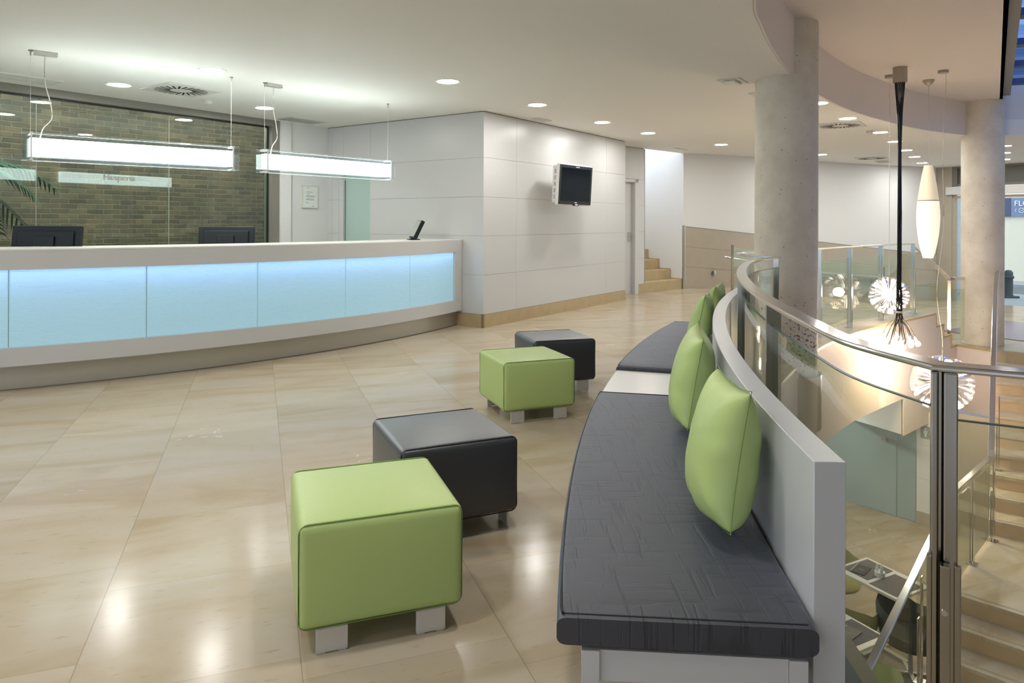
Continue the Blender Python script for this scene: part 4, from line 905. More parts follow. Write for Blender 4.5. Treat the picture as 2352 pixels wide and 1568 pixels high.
ottoman('lime green cube ottoman farther back beside the bench', mid([(-0.054, 4.61), (0.426, 4.837), (0.264, 5.323), (-0.228, 5.187)]), 0.37, 'green', 'greenpipe')
ottoman('farthest black leather cube ottoman, behind the back green ottoman', mid([(0.188, 5.533), (0.664, 5.645), (0.543, 6.141), (0.011, 5.985)]), 0.30, 'black', 'piping')

# ================================================================ CURVED BENCH
BCX, BCY = 12.659, 0.617
def bp(r, th, z=0): return (BCX - r*math.cos(th), BCY + r*math.sin(th), z)
def barc(r, t0, t1, n=30, z=0): return [bp(r, t0+(t1-t0)*i/n, z) for i in range(n+1)]
# travelling towards larger theta: right of travel is towards smaller radius
T0, T1, T2, T3 = 0.0797, 0.2556, 0.3075, 0.482
bench = thing('curved_bench', 'long curved bench with charcoal cushions and silver backrest along the railing', 'bench')
def cushion(t0, t1):
    bm = bmesh.new(); n = int((t1-t0)/0.004); R0, R1 = 12.593, 12.006
    sec = rrect(-0.0, R0-R1, 0.367, 0.450, 0.022, 4)
    # add intermediate points on the top for a soft crown
    path = barc(R0, t0, t1, n); rings = []
    tops = [(x, z) for x, z in sec]
    for i, p in enumerate(path):
        e = min(i, n-i)/4.0; sc = 1.0 if e >= 1 else math.sqrt(max(0.0, 1-(1-e)**2))*0.25+0.75
        th = t0+(t1-t0)*i/n; dirv = Vector((math.cos(th), -math.sin(th), 0))
        ring = []
        for a, z in tops:
            zz = 0.4085 + (z-0.4085)*sc; ring.append(bm.verts.new(Vector(p) + dirv*a + Vector((0, 0, zz))))
        rings.append(ring)
    m = len(tops)
    for a, b in zip(rings, rings[1:]):
        for k in range(m): bm.faces.new((a[k], b[k], b[(k+1) % m], a[(k+1) % m]))
    bm.faces.new(rings[0]); bm.faces.new(list(reversed(rings[-1])))
    o = obj('seat_cushion', bm, 'fabric', bench, smooth=60)
    bm = bmesh.new(); rr = 0.008
    tube(bm, [bp(R0-rr-0.006, t0+0.001, 0.444)] + barc(R0-0.010, t0+0.003, t1-0.003, n, 0.4448) + [bp(R1+0.02, t1-0.001, 0.444)], 0.0032, 6)
    tube(bm, [bp(R0-0.014, t0+0.0012, 0.4405), bp(R1+0.02, t0+0.0012, 0.4405)], 0.0032, 6)
    obj('piping', bm, 'piping', o, smooth=60)
cushion(T0, T1-0.001); cushion(T2+0.001, T3)
bm = bmesh.new(); sweep(bm, barc(12.585, T1+0.0005, T2-0.0005, 8), rect(0.0, 0.575, 0.385, 0.42)); obj('side_table', bm, 'tabletop', bench, bevel=0.002, label='white table top between the two cushions')
bm = bmesh.new(); sweep(bm, barc(12.003, 0.0838, T3+0.02, 40), rect(0.0, 0.072, 0.004, 0.800)); obj('backrest', bm, 'alupaint', bench, smooth=30, bevel=0.002)
bm = bmesh.new(); sweep(bm, barc(12.535, T0, T3, 40), rect(0.0, 0.04, 0.295, 0.366)); sweep(bm, barc(12.07, T0, T3, 40), rect(0.0, 0.04, 0.295, 0.366)); 
for tt in (T0+0.0022, T1, T2, T3-0.002): sweep(bm, [bp(12.495, tt, 0), bp(12.071, tt, 0)], rect(-0.02, 0.02, 0.295, 0.366))
obj('seat_frame', bm, 'desk', bench, smooth=30)
for tt in (T0+0.002, 0.165, T1, T2, 0.40, T3-0.003):
    for r in (12.535, 12.11):
        bm = bmesh.new(); sweep(bm, [bp(r, tt-0.0018, 0), bp(r, tt+0.0018, 0)], rect(0.0, 0.04, 0.0, 0.2945)); obj('leg', bm, 'desk', bench)

# ---- cushions leaning on the back
def pillow(label, th, tilt=0.30, yaw=0.0, sz=0.45, roll=0.0, dz=0.0, tk=0.092):
    n = 22; bm = bmesh.new(); g = {}
    rnd = random.Random(int(th*1000))
    ph = [rnd.uniform(0, 6) for _ in range(6)]
    for s in (-1, 1):
        for i in range(n+1):
            for j in range(n+1):
                uu = -1+2*i/n; vv = -1+2*j/n
                ed = (abs(uu) > 0.999 or abs(vv) > 0.999)
                if s == 1 and ed: g[(s, i, j)] = g[(-1, i, j)]; continue
                pin = 1-0.085*(1-vv*vv); piv = 1-0.085*(1-uu*uu)
                x = uu*sz/2*pin; z = vv*sz/2*piv
                th_ = tk*((1-abs(uu)**2.6)*(1-abs(vv)**2.6))**0.5
                th_ *= 1 + 0.12*(-vv)
                z += 0.045*max(0, -vv-0.55)/0.45*max(0, abs(uu)-0.3)/0.7       # sags a little to the bottom
                rad = math.hypot(uu, vv); ang = math.atan2(vv, uu)
                wr = 0.006*math.sin(ang*9+ph[0 if s > 0 else 1])*max(0, rad-0.45) + 0.004*math.sin(ang*17+ph[2])*max(0, rad-0.6)
                y = s*(th_ + (wr if th_ > 0.01 else 0))
                g[(s, i, j)] = bm.verts.new((x, y, z))
    for s in (-1, 1):
        for i in range(n):
            for j in range(n):
                q = [g[(s, i, j)], g[(s, i+1, j)], g[(s, i+1, j+1)], g[(s, i, j+1)]]
                if len(set(q)) == 4: bm.faces.new(q)
    # bottom crumple: flatten on the seat
    for v in bm.verts:
        if v.co.z < -sz/2+0.05: v.co.y *= 0.9
    o = obj('green_cushion', bm, 'green', smooth=180)
    md = o.modifiers.new('sub', 'SUBSURF'); md.levels = 1; md.render_levels = 1
    tag(o, label, 'cushion', 'green cushions on the bench')
    # frame: local x along the bench, local y away from the back (towards the seat), local z up
    t = Vector((math.sin(th), math.cos(th), 0)); inward = Vector((-math.cos(th), math.sin(th), 0))
    base = Vector(bp(12.003+tk-0.012+0.5*sz*math.sin(tilt), th, 0.452+dz+sz/2*math.cos(tilt)))
    R = Matrix((t, inward, Vector((0, 0, 1)))).transposed().to_4x4()
    o.matrix_world = Matrix.Translation(base) @ R @ Matrix.Rotation(yaw, 4, 'Z') @ Matrix.Rotation(tilt, 4, 'X') @ Matrix.Rotation(roll, 4, 'Y')
    bm = bmesh.new(); pts = []
    for i in range(n+1): uu = -1+2*i/n; pts.append((uu*sz/2, 0, -sz/2*(1-0.085*(1-uu*uu))))
    for i in range(1, n+1): uu = -1+2*i/n; pts.append((sz/2*(1-0.085*(1-uu*uu)), 0, uu*sz/2))
    for i in range(1, n+1): uu = 1-2*i/n; pts.append((uu*sz/2, 0, sz/2*(1-0.085*(1-uu*uu))))
    for i in range(1, n+1): uu = 1-2*i/n; pts.append((-sz/2*(1-0.085*(1-uu*uu)), 0, uu*sz/2))
    pts = [(x, y, z + 0.045*max(0, -2*z/sz-0.55)/0.45*max(0, abs(2*x/sz)-0.3)/0.7) for x, y, z in pts]
    tube(bm, pts, 0.0014, 6); obj('seam', bm, 'greenpipe', o, smooth=60)
def thy(y): return math.asin((y-BCY)/12.1)
pillow('large lime green cushion nearest the camera on the bench', thy(2.12), 0.15, 0.04, 0.435, 0.04)
pillow('lime green cushion second from the camera, beside the white table top', thy(3.10), 0.16, 0.0, 0.435, -0.03)
pillow('lime green cushion third along the bench, partly hidden by the second', thy(4.76), 0.20, 0.0, 0.43, 0.05, 0.0, 0.075)
pillow('small looking lime green cushion farthest along the bench', thy(5.50), 0.20, 0.0, 0.43, 0.0, 0.0, 0.075)

# ================================================================ NEAR RAILING
rail = thing('glass_railing', 'polished steel and glass railing curving behind the bench round the atrium', 'railing')
RR = 11.872
c0 = Vector((0.905, 1.47))
pr = [(0.890, 1.490)] + [bp(RR, t)[:2] for t in (0.10, 0.13, 0.17, 0.21, 0.25, 0.29, 0.33, 0.37, 0.41)] + [(2.00, 5.78), (2.19, 6.04), (2.335, 6.27)]
prs = [(p.x, p.y, 0) for p in catmull([Vector((x, y, 0)) for x, y in pr], 6)]
prw = [(1.95, 0.885, 0), (1.03, 1.41, 0)]
path = [(2.085, 0.82, 0)] + prs
sec = rrect(-0.0, 0.062, 1.036, 1.050, 0.005, 2)
bm = bmesh.new(); sweep(bm, path, sec); obj('handrail', bm, 'steel', rail, smooth=15)
# loop round the column and on along the far edge
lp = [(2.335, 6.27), (2.27, 6.42), (2.22, 6.62), (2.22, 6.88), (2.32, 7.10), (2.52, 7.32), (2.85, 7.52), (3.2, 7.80)]
lps = [(p.x, p.y, 0) for p in catmull([Vector((x, y, 0)) for x, y in lp], 5)]
def nearest(arr, p): return min(range(len(arr)), key=lambda i: (arr[i][0]-p[0])**2+(arr[i][1]-p[1])**2)
def post(parent, x, y, rz, z0, h, w=0.058, t=0.012, m='steel_dark', clamp=True, gap=0.024, base=True):
    """two flat bars with the glass between them; local x across the railing"""
    mt = Matrix.Translation((x, y, z0)) @ Matrix.Rotation(rz, 4, 'Z')
    bm = bmesh.new(); hb = h*0.60
    box(bm, -w/2, w/2, -t/2-gap/2, t/2-gap/2, 0, h, mt); box(bm, -w/2, w/2, -t/2+gap/2, t/2+gap/2, 0, hb, mt)
    if base: box(bm, -0.055, 0.055, -0.045, 0.045, 0.0, 0.008, mt)
    o = obj('post', bm, m, parent, bevel=0.002)
    return o
def nrm(arr, i):
    a = Vector(arr[max(i-1, 0)]); b = Vector(arr[min(i+1, len(arr)-1)]); d = b-a; return math.atan2(d.y, d.x)
# corner post: a heavy section with a deep channel
bm = bmesh.new()
mt = Matrix.Translation((0.917, 1.490, 0)) @ Matrix.Rotation(-0.50, 4, 'Z') @ Matrix.Diagonal((0.88, 1, 1, 1))
box(bm, -0.028, -0.013, -0.018, 0.030, 0, 1.036, mt); box(bm, -0.002, 0.028, -0.016, 0.030, 0.0, 1.036, mt); box(bm, -0.014, -0.0015, 0.010, 0.030, 0, 1.035, mt)
cp = obj('post', bm, 'steel_dark', rail, bevel=0.003, label='heavy corner post nearest the camera')
bm = bmesh.new(); box(bm, -0.036, -0.026, -0.038, -0.019, 0.0, 0.655, mt); box(bm, -0.010, 0.012, -0.040, -0.019, 0.0, 0.64, mt); box(bm, 0.020, 0.034, -0.030, -0.017, 0, 0.64, mt); obj('glass_clamp', bm, 'steel_dark', cp, bevel=0.002)
bm = bmesh.new(); tube(bm, [mt @ Vector((0, -0.040, 0.545)), mt @ Vector((0, -0.044, 0.545))], 0.006, 12); obj('screw', bm, 'steel', cp)
pidx = []
for yy in (2.72, 3.95, 5.15):
    i = min(range(len(prs)), key=lambda k: abs(prs[k][1]-yy)); pidx.append(i); a = nrm(prs, i)
    x = prs[i][0] + 0.031*math.sin(a); y = prs[i][1] - 0.031*math.cos(a)
    post(rail, x, y, a-PI/2, 0, 1.036, w=0.056)
pidx.append(len(prs)-2); a = nrm(prs, len(prs)-2); post(rail, prs[-2][0]+0.031*math.sin(a), prs[-2][1]-0.031*math.cos(a), a-PI/2, 0, 1.036, w=0.05)
segs = [0] + pidx
for a, b in zip(segs, segs[1:]):
    pts = prs[a:b+1]; d = Vector(pts[1])-Vector(pts[0]); 
    pts = [Vector(p) for p in pts]; pts[0] = pts[0] + (pts[1]-pts[0]).normalized()*0.03; pts[-1] = pts[-1] - (pts[-1]-pts[-2]).normalized()*0.02
    if (pts[-1]-pts[-2]).length < 0.01: pts = pts[:-1]
    bm = bmesh.new(); sweep(bm, [tuple(p) for p in pts], rect(0.026, 0.036, 0.05, 0.952)); g = obj('glass_panel', bm, 'glass', rail, smooth=30)
    bm = bmesh.new(); sweep(bm, [tuple(p) for p in pts], rect(0.0257, 0.0363, 0.9521, 0.9545)); obj('glass_edge', bm, 'glassedge', g)
q0 = Vector((0.925, 1.505, 0)); q1 = Vector((2.09, 0.815, 0))
bm = bmesh.new(); sweep(bm, [tuple(q1 + Vector((0.02, 0.03, 0))), tuple(q0)], rect(0.0, 0.01, 0.05, 0.930)); g = obj('glass_panel', bm, 'glass', rail)
bm = bmesh.new(); sweep(bm, [tuple(q1 + Vector((0.02, 0.03, 0))), tuple(q0)], rect(-0.0003, 0.0103, 0.9301, 0.9325)); obj('glass_edge', bm, 'glassedge', g)

# ================================================================ FAR RAILING
far = thing('glass_balustrade', 'glass balustrade on the far side of the atrium with slim steel posts', 'railing')
fpts = [p for p in VP if p[0] > 3.15]
off = []
for i, p in enumerate(fpts):
    a = Vector(fpts[max(i-1, 0)]); b = Vector(fpts[min(i+1, len(fpts)-1)]); d = (b-a).normalized(); off.append((p[0]-d.y*0.20, p[1]+d.x*0.20, 0))
off = [p for p in off if p[0] < 6.16]
full = lps[:-1] + off
bm = bmesh.new(); sweep(bm, full, rrect(-0.02, 0.02, 1.03, 1.05, 0.004, 2)); obj('handrail', bm, 'steel', far, smooth=15)
# sloping end down the steps then level to the column
e = Vector(off[-1]); s1 = Vector((6.98, 11.22, 0)); s2 = Vector((7.28, 11.30, 0))
bm = bmesh.new(); sweep(bm, [(e.x, e.y, 0), (s1.x, s1.y, -0.56)], rrect(-0.02, 0.02, 1.0, 1.05, 0.004, 2)); sweep(bm, [(s1.x, s1.y, 0), (s2.x, s2.y, 0)], rrect(-0.02, 0.02, 0.44, 0.49, 0.004, 2)); obj('handrail', bm, 'steel', far)
fi = []
for px in (1885, 1950, 2030, 2112):
    r = (px-1176)/1615; i = min(range(len(off)), key=lambda k: abs(off[k][0]/off[k][1]-r)); fi.append(i); a = nrm(off, i)
    post(far, off[i][0], off[i][1], a-PI/2, 0, 1.03, w=0.062, t=0.012, m='steel')
post(far, s1.x, s1.y, -0.6, ZE+0.0, 1.02, w=0.05, m='steel')
for a, b in zip(fi, fi[1:]):
    if b-a < 2: b = a+2
    P = [Vector(p) for p in off[a:b+1]]; P[0] = P[0] + (P[1]-P[0]).normalized()*0.05; P[-1] = P[-1] - (P[-1]-P[-2]).normalized()*0.05
    bm = bmesh.new(); sweep(bm, [tuple(p) for p in (P[0], P[-1])], rect(-0.006, 0.006, 0.05, 0.90)); obj('glass_panel', bm, 'glass', far)
P = [Vector(off[0]) , Vector(off[fi[0]])]
bm = bmesh.new(); sweep(bm, [tuple(Vector(off[fi[-1]]) + (e-Vector(off[fi[-1]]))*0.1 + Vector((0.03, 0.03, 0))), (6.90, 11.15, 0)], rect(-0.006, 0.006, ZE+0.62, 0.42)); obj('glass_panel', bm, 'glass', far)
bm = bmesh.new(); sweep(bm, [(s1.x+0.04, s1.y+0.01, 0), (7.26, 11.28, 0)], rect(-0.006, 0.006, ZE+0.06, 0.30)); obj('glass_panel', bm, 'glass', far)
# guard by the ramp, in front of the stone dado
gr = thing('glass_guard', 'slim glass guard with bronze end post in front of the stone dado', 'railing')
g0, g1, g2 = Vector((4.14, 13.20)), Vector((6.25, 14.45)), Vector((8.3, 15.7))
for p, zb, h in ((g0, 0.0, 0.93), (g1, ZE, 1.15), (g2, ZE, 0.95)):
    bm = bmesh.new(); box(bm, -0.02, 0.02, -0.02, 0.02, zb, zb+h, Matrix.Translation((p.x, p.y, 0))); obj('post', bm, 'steel_dark', gr)
bm = bmesh.new()
for a, b, za, zb in ((g0, g1, 0.90, 0.55), (g1, g2, 0.55, 0.35)):
    sweep(bm, [(a.x, a.y, za), (b.x, b.y, zb)], rect(-0.006, 0.006, -0.50, 0.0))
obj('glass_panel', bm, 'glass', gr)
bm = bmesh.new()
for a, b, za, zb in ((g0 + Vector((-0.15, 0.05)), g1, 0.70, 0.34), (g1, g2, 0.34, 0.14)): tube(bm, [(a.x, a.y-0.05, za), (b.x, b.y-0.05, zb)], 0.02, 10)
obj('handrail', bm, 'steel', gr, smooth=40)

# ================================================================ STAIR RAILING
sr_ = thing('stair_railing', 'steel and glass railing descending the left side of the main stairs', 'railing')
H0 = Vector((7.52, 10.93, 0.42)); H1 = Vector((7.36, 10.70, 0.40))
zh = lambda p, z: Vector((p.x, p.y, z))
LP = s0 + u_*0.1
hp = [Vector((7.62, 11.03, 0.62)), Vector((7.36, 10.70, 0.42)), zh(s0 + u_*0.2, -1.29), zh(s0 - u_*0.02, -1.31), zh(Vector((4.42, 7.02)), -1.31), zh(Vector((3.67, 6.38)), -1.80), zh(Vector((2.72, 5.58)), -2.42)]
bm = bmesh.new(); sweep(bm, [tuple(p) for p in hp], rrect(-0.032, 0.032, -0.035, 0.0, 0.006, 2)); obj('handrail', bm, 'steel', sr_)
def sp(p, zb, zt, rz): return post(sr_, p.x, p.y, rz, zb, zt-zb-0.035, w=0.06, m='steel')
sp(Vector((7.37, 10.72)), ZE, 0.42, RZ+PI/2)
pm = s0 + u_*(0.2+T*2.6); sp(pm + n_*0.06, ZE-0.17*7, -1.29 + 1.71*(2.6*T)/(T*9)+0.0, RZ)
sp(s0 + n_*0.02, zl, -1.31, 0.7); sp(Vector((4.92, 7.50)), zl, -1.31, 0.75)
sp(Vector((4.40, 6.98)), zl, -1.31, 0.75); sp(Vector((3.67, 6.38)) + q_*0.04, zl-0.17*3, -1.80, 0.8); sp(Vector((2.80, 5.64)), ZL, -2.37, 0.8)
def sglass(a, b, za, zb, h=0.80):
    bm = bmesh.new(); sweep(bm, [(a.x, a.y, za), (b.x, b.y, zb)], rect(-0.006, 0.006, -h, 0.0)); obj('glass_panel', bm, 'glass', sr_)
sglass(Vector((7.33, 10.66)), pm + u_*0.05, 0.30, -1.29+1.71*2.6/9-0.08); sglass(pm - u_*0.05, s0+u_*0.08, -1.29+1.71*2.4/9-0.10, -1.41)
sglass(s0 - Vector((0.05, 0.05)), Vector((4.96, 7.55)), -1.42, -1.42); sglass(Vector((4.87, 7.45)), Vector((4.45, 7.05)), -1.42, -1.42)
sglass(Vector((4.35, 6.95)), Vector((3.71, 6.42)), -1.45, -1.88, 0.72); sglass(Vector((3.60, 6.32)), Vector((2.86, 5.70)), -1.96, -2.45, 0.6)

# ================================================================ ATRIUM PENDANTS
def cordpts(x, y, z0, z1): return [(x, y, z0), (x, y, z1)]
# bundle of bulbs on black cables
cx, cy = 4.86, 8.82
t = thing('bulb_cluster_pendant', 'pendant of many bare bulbs hanging on a bundle of black cables', 'lamp', (cx, cy, ZU))
bm = bmesh.new(); lathe(bm, [(0, 0), (0.083, 0), (0.083, -0.19), (0.0, -0.19)], 32); obj('canopy', bm, 'canopy', t, smooth=40)
nb = 16; zr = 0.236-ZU
ends = []
for k in range(nb):
    a = k*2.399; rr = 0.20*math.sqrt((k+0.5)/nb); ends.append((rr*math.cos(a), rr*math.sin(a), -0.02-ZU - 0.10*(1-rr/0.2) - 0.05*random.random() - (0.06 if k % 3 == 0 else 0)))
for k, (ex, ey, ez) in enumerate(ends):
    a = k*2*PI/nb; ct = (0.055*math.cos(a), 0.055*math.sin(a), -0.19); rm = 0.018 + 0.005*math.sin(k*3); md = (rm*math.cos(a+0.5), rm*math.sin(a+0.5), -0.75)
    bm = bmesh.new(); tube(bm, catmull([ct, md, (rm*math.cos(a+2), rm*math.sin(a+2), -1.8), (rm*math.cos(a+1), rm*math.sin(a+1), -2.5), (0.03*math.cos(a), 0.03*math.sin(a), zr), (ex*0.6, ey*0.6, zr*0.45+ez*0.55), (ex, ey, ez)], 4), 0.0055, 6); obj('cable', bm, 'cable', t, smooth=60)
    bm = bmesh.new(); lathe(bm, [(0, 0.01), (0.010, 0.008), (0.018, -0.01), (0.021, -0.045), (0.017, -0.055), (0, -0.055)], 14); so = obj('socket', bm, 'alu', t, smooth=40); 
    tl = Matrix.Translation((ex, ey, ez)) @ Matrix.Rotation(-ey*2.2, 4, 'X') @ Matrix.Rotation(ex*-2.2, 4, 'Y'); so.matrix_local = tl
    bm = bmesh.new(); lathe(bm, [(0, -0.055), (0.013, -0.056), (0.018, -0.065), (0.030, -0.085), (0.032, -0.10), (0.026, -0.12), (0, -0.131)], 14); obj('bulb', bm, 'bulb', so, smooth=60)
bm = bmesh.new(); lathe(bm, [(0.034, zr-0.012), (0.040, zr-0.012), (0.040, zr+0.012), (0.034, zr+0.012), (0.034, zr-0.012)], 24); obj('ring', bm, 'cord', t, smooth=40)
# oval paper lamp
ox, oy = 5.67, 9.58
t = thing('oval_pendant_lamp', 'tall spindle shaped cream pendant lamp hanging left of the far column', 'lamp', (ox, oy, ZU))
bm = bmesh.new(); lathe(bm, [(0, -0.075), (0.015, -0.075), (0.045, -0.06), (0.072, -0.02), (0.075, 0), (0, 0)], 28); obj('canopy', bm, 'canopy', t, smooth=50)
bm = bmesh.new(); tube(bm, [(0, 0, -0.07), (0, 0, -0.2)], 0.006); tube(bm, [(0, 0, -0.2), (0, 0, 2.13-ZU)], 0.0025, 6); obj('cord', bm, 'cord', t)
prof = [(0.052, 2.136), (0.075, 2.02), (0.10, 1.87), (0.119, 1.73), (0.128, 1.66)]
bm = bmesh.new(); lathe(bm, [(r, z-ZU) for r, z in prof] + [(r-0.003, z-ZU) for r, z in reversed(prof)] + [(prof[0][0], prof[0][1]-ZU)], 40); obj('upper_shade', bm, 'shade', t, smooth=50)
M['shade2'] = mat('lit_shade', (0.9, 0.8, 0.65), 0.7, emis=(1.0, 0.86, 0.64), es=0.60)
prof = [(0.129, 1.655), (0.139, 1.54), (0.142, 1.44), (0.139, 1.33), (0.128, 1.20), (0.110, 1.08), (0.09, 0.98), (0.062, 0.875)]
bm = bmesh.new(); lathe(bm, [(r, z-ZU) for r, z in prof] + [(r-0.003, z-ZU) for r, z in reversed(prof)] + [(prof[0][0], prof[0][1]-ZU)], 40); obj('lower_shade', bm, 'shade2', t, smooth=50)
bm = bmesh.new(); lathe(bm, [(0.1305, 1.651-ZU), (0.1315, 1.657-ZU), (0.1305, 1.663-ZU), (0.128, 1.657-ZU), (0.1305, 1.651-ZU)], 40); obj('seam_ring', bm, 'canopy', t)
bm = bmesh.new(); lathe(bm, [(0, 1.25-ZU), (0.03, 1.28-ZU), (0.035, 1.4-ZU), (0.02, 1.5-ZU), (0, 1.52-ZU)], 16); obj('bulb', bm, 'globe', t, smooth=60)
# faceted mirror discs
def petal_lamp(label, x, y, z, R, cord, rz=0.0):
    t = thing('petal_pendant_lamp', label, 'lamp', (x, y, ZU), 0, 'shiny petal pendant lamps')
    bm = bmesh.new(); lathe(bm, [(0, 0), (0.06, 0), (0.06, -0.035), (0, -0.035)], 24); obj('canopy', bm, 'canopy', t, smooth=40)
    bm = bmesh.new(); tube(bm, catmull([Vector(p) for p in cord], 6), 0.003, 6); obj('cord', bm, 'cord', t, smooth=60)
    c = Vector((0, 0, z-ZU))
    for s in (-1, 1):
        bm = bmesh.new(); n = 96; rings = []
        for r in (0.22, 0.45, 0.72, 0.88, 1.0):
            rg = []
            for k in range(n):
                a = k*2*PI/n; wv = (0.055*math.sin(a*8 + s) + 0.03*math.sin(a*19+2*s))*R*(r-0.1); dome = 0.62*math.sqrt(max(0, 1-r*r*0.98)) 
                rg.append(bm.verts.new(c + Vector((R*r*math.cos(a)*(1+0.012*math.sin(8*a)), s*(R*dome*0.75 + wv) , R*r*math.sin(a)*(1+0.012*math.sin(8*a))))))
            rings.append(rg)
        for a, b in zip(rings, rings[1:]):
            for k in range(n): bm.faces.new((a[k], a[(k+1) % n], b[(k+1) % n], b[k]))
        obj('petal_shell', bm, M['petal'], t, smooth=40).rotation_euler = (0, 0, rz)
    bm = bmesh.new(); lathe(bm, [(0, -0.26*R), (0.18*R, -0.19*R), (0.26*R, 0), (0.18*R, 0.19*R), (0, 0.26*R)], 20)
    for v in bm.verts: v.co = c + v.co
    obj('bulb', bm, 'globe', t, smooth=60)
pm_ = bpy.data.materials.new('clear_petal_plastic'); pm_.use_nodes = True; nt = pm_.node_tree; nt.nodes.clear()
o_ = N(nt, 'ShaderNodeOutputMaterial'); mx_ = N(nt, 'ShaderNodeMixShader'); mx_.inputs[0].default_value = 0.50
a_ = N(nt, 'ShaderNodeBsdfTransparent'); a_.inputs[0].default_value = (0.93, 0.93, 0.93, 1); b_ = N(nt, 'ShaderNodeBsdfGlossy'); b_.inputs['Roughness'].default_value = 0.08; b_.inputs[0].default_value = (0.9, 0.9, 0.92, 1)
nt.links.new(a_.outputs[0], mx_.inputs[1]); nt.links.new(b_.outputs[0], mx_.inputs[2]); nt.links.new(mx_.outputs[0], o_.inputs[0]); M['petal'] = pm_
petal_lamp('shiny petal lamp hanging just behind the black cable bundle', 4.98, 9.28, 0.395, 0.245, [(0, 0, -0.03), (0, 0, -1.5), (0, 0, -2.65)], -0.5)
petal_lamp('large shiny petal lamp behind the corner post of the near railing', 5.50, 8.98, -0.70, 0.36, [(0.04, 0, -0.03), (0.0, 0, -1.1), (0.01, 0, -2.0), (-0.07, 0.0, -2.8), (0, 0, -3.4), (0, 0, -3.7)], -0.5)

# ================================================================ LOWER DINING AREA
def cafe_table(label, c, rz, L=0.72, Wd=0.54):
    t = thing('cafe_table', label, 'table', (c[0], c[1], ZL), rz, 'tables on the lower level')
    bm = bmesh.new(); box(bm, -L/2, L/2, -Wd/2, Wd/2, 0.722, 0.75); obj('table_top', bm, 'tabletop', t, bevel=0.003)
    bm = bmesh.new(); lathe(bm, [(0, 0.03), (0.035, 0.03), (0.035, 0.72), (0, 0.72)], 16); obj('pedestal', bm, 'alu', t, smooth=40)
    bm = bmesh.new(); box(bm, -0.3, 0.3, -0.03, 0.03, 0, 0.03); box(bm, -0.03, 0.03, -0.3, 0.3, 0, 0.029); obj('base', bm, 'alu', t)
    return t
def on_table(name, label, cat, c, rz, dx_, dy_, b, m, z=0.7505, extra=None, r=0.0):
    w_ = Matrix.Translation((c[0], c[1], ZL)) @ Matrix.Rotation(rz, 4, 'Z') @ Matrix.Translation((dx_, dy_, z)) @ Matrix.Rotation(r, 4, 'Z')
    o = obj(name, b, m); o.matrix_world = w_; tag(o, label, cat); return o
TA = (3.90, 7.41); ra = math.atan2(7.33-7.93, 4.34-4.03)
cafe_table('white lower table with grey placemats behind the end of the bench', TA, ra)
def pmat(dx_, dy_, lab, c, rz):
    bm = bmesh.new(); box(bm, -0.15, 0.15, -0.21, 0.21, 0, 0.003); return on_table('placemat', lab, 'placemat', c, rz, dx_, dy_, bm, 'placemat')
pmat(-0.17, 0.02, 'grey woven placemat under the menu on the first lower table', TA, ra)
pmat(0.18, -0.02, 'bare grey woven placemat on the right of the first lower table', TA, ra)
def menu(dx_, dy_, lab, c, rz, r):
    bm = bmesh.new(); box(bm, -0.07, 0.07, -0.11, 0.11, 0, 0.008); o = on_table('menu', lab, 'menu', c, rz, dx_, dy_, bm, 'menu', z=0.754, r=r)
    bm = bmesh.new(); box(bm, -0.071, -0.064, -0.111, 0.111, 0.008, 0.010); obj('metal_edge', bm, 'alu', o)
    bm = bmesh.new(); box(bm, -0.02, 0.03, -0.01, 0.01, 0.008, 0.0085); obj('printed_emblem', bm, 'greytext', o)
menu(-0.19, -0.06, 'dark menu folder on the first lower table', TA, ra, 0.3)
t = thing('cruet_set', 'white cruet set standing between the placemats', 'cruet set', (TA[0], TA[1]+0.02, ZL+0.7505), 0)
bm = bmesh.new(); lathe(bm, [(0, 0), (0.05, 0), (0.052, 0.05), (0, 0.05)], 20); obj('tray', bm, 'paper', t, smooth=40)
for dx_, dy_ in ((-0.02, 0.02), (0.025, 0.01), (0.0, -0.03)):
    bm = bmesh.new(); lathe(bm, [(0, 0.051), (0.016, 0.051), (0.014, 0.09), (0.008, 0.10), (0.008, 0.115), (0, 0.12)], 12, cx=dx_, cy=dy_); obj('shaker', bm, 'paper', t, smooth=50)
TB = (3.03, 6.45); rb = ra
cafe_table('second white lower table nearer the camera', TB, rb, 0.58, 0.54)
pmat(0.08, 0.03, 'grey woven placemat on the second lower table', TB, rb)
menu(0.08, 0.0, 'dark menu folder on the second lower table', TB, rb, 0.2)
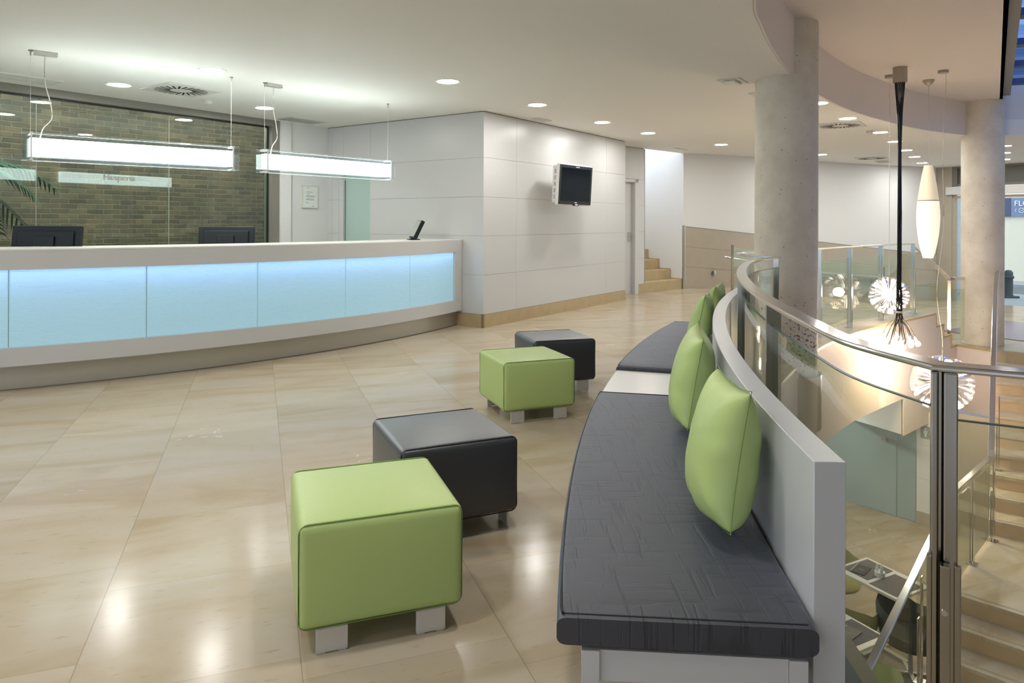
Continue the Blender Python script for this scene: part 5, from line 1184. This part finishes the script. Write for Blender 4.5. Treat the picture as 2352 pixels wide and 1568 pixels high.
def tub_chair(label, x, y, rz, m):
    t = thing('tub_chair', label, 'chair', (x, y, ZL), rz, 'tub chairs on the lower level')
    bm = bmesh.new(); n = 28; rings = []     # wrap-around shell, opening towards local -y
    prof = [(0.16, 0.34), (0.25, 0.36), (0.31, 0.42), (0.335, 0.52), (0.345, 0.62), (0.33, 0.66), (0.30, 0.62), (0.275, 0.52), (0.23, 0.45)]
    for k in range(n+1):
        a = math.radians(-40 + 260*k/n); back = max(0.0, math.sin(a)); h = 0.72 + 0.28*back**0.7 if True else 1
        rings.append([bm.verts.new((r*math.cos(a)*1.02, r*math.sin(a), 0.34+(z-0.34)*(h*1.35))) for r, z in prof])
    for a, b in zip(rings, rings[1:]):
        for k in range(len(prof)-1): bm.faces.new((a[k], b[k], b[k+1], a[k+1]))
    bm.faces.new(rings[0]); bm.faces.new(list(reversed(rings[-1])))
    obj('shell', bm, m, t, smooth=60)
    bm = bmesh.new(); lathe(bm, [(0, 0.33), (0.20, 0.34), (0.28, 0.37), (0.30, 0.41), (0.27, 0.45), (0.15, 0.465), (0, 0.465)], 28); obj('seat', bm, m, t, smooth=60)
    bm = bmesh.new(); lathe(bm, [(0, 0.03), (0.025, 0.03), (0.025, 0.335), (0, 0.335)], 14); obj('pedestal', bm, 'alu', t, smooth=40)
    bm = bmesh.new()
    for k in range(4): box(bm, 0, 0.28, -0.02, 0.02, 0.0, 0.03, Matrix.Rotation(k*PI/2+0.4, 4, 'Z'))
    obj('star_base', bm, 'alu', t, bevel=0.004); t.scale = (0.9, 0.9, 0.9)
    return t
tub_chair('moss green tub chair showing its back behind the first lower table', 3.74, 8.10, 0.5, 'moss')
tub_chair('moss green tub chair tucked under the left side of the first lower table', 3.44, 7.22, 2.0, 'moss')
tub_chair('charcoal tub chair on the stair side of the first lower table', 3.97, 6.98, -2.2+PI, 'graychair')
tub_chair('pale lime tub chair beside the second lower table at the bottom edge', 3.00, 5.98, -2.3, 'lime2')
tub_chair('dark tub chair on the lower level just showing past the bench end', 3.98, 9.0, 1.0, 'graychair')

# ================================================================ COURTYARD PALM
t = thing('potted_palm', 'dark green palm in the courtyard at the left edge of the brick window', 'plant'); t.matrix_world = W @ Matrix.Translation((-4.62, 0.80, 0.0)) @ Matrix.Scale(1.38, 4)
bm = bmesh.new(); lathe(bm, [(0, 0), (0.18, 0), (0.24, 0.45), (0.22, 0.45), (0.2, 0.40), (0, 0.40)], 24); obj('pot', bm, 'terracotta', t, smooth=40)
bm = bmesh.new(); tube(bm, [(0, 0, 0.38), (0.02, 0, 0.9), (0, 0.02, 1.25)], [0.05, 0.04, 0.03], 10); obj('trunk', bm, 'bark', t, smooth=60)
for k in range(11):
    a = k*2.399; ln = 0.75+0.25*random.random(); el = 0.5+0.8*random.random(); bm = bmesh.new(); sp_ = []
    for i in range(13):
        s = i/12; rad = ln*s; sp_.append(Vector((math.cos(a)*rad, math.sin(a)*rad*0.34, 1.22 + el*0.75*s - 0.95*s*s)))
    tube(bm, sp_, [0.006*(1-0.8*i/12) for i in range(13)], 5)
    for i in range(2, 13):
        d = (sp_[i]-sp_[i-1]).normalized(); side = d.cross(Vector((0, 0, 1))).normalized()
        for s in (-1, 1):
            for off_ in (0, 0.5):
                p = sp_[i-1].lerp(sp_[i], off_); L = 0.26*math.sin(PI*min(1, (i+off_)/13.5))+0.05; tip = p + side*s*L*0.75 + d*L*0.5 + Vector((0, 0, -0.30*L)); w_ = d*0.011
                md = p.lerp(tip, 0.5) + Vector((0, 0, 0.02))
                q = [bm.verts.new(x) for x in (p-w_, p+w_, md+w_*1.2, tip, md-w_*1.2)]; bm.faces.new(q)
    obj('frond', bm, 'leaf', t)
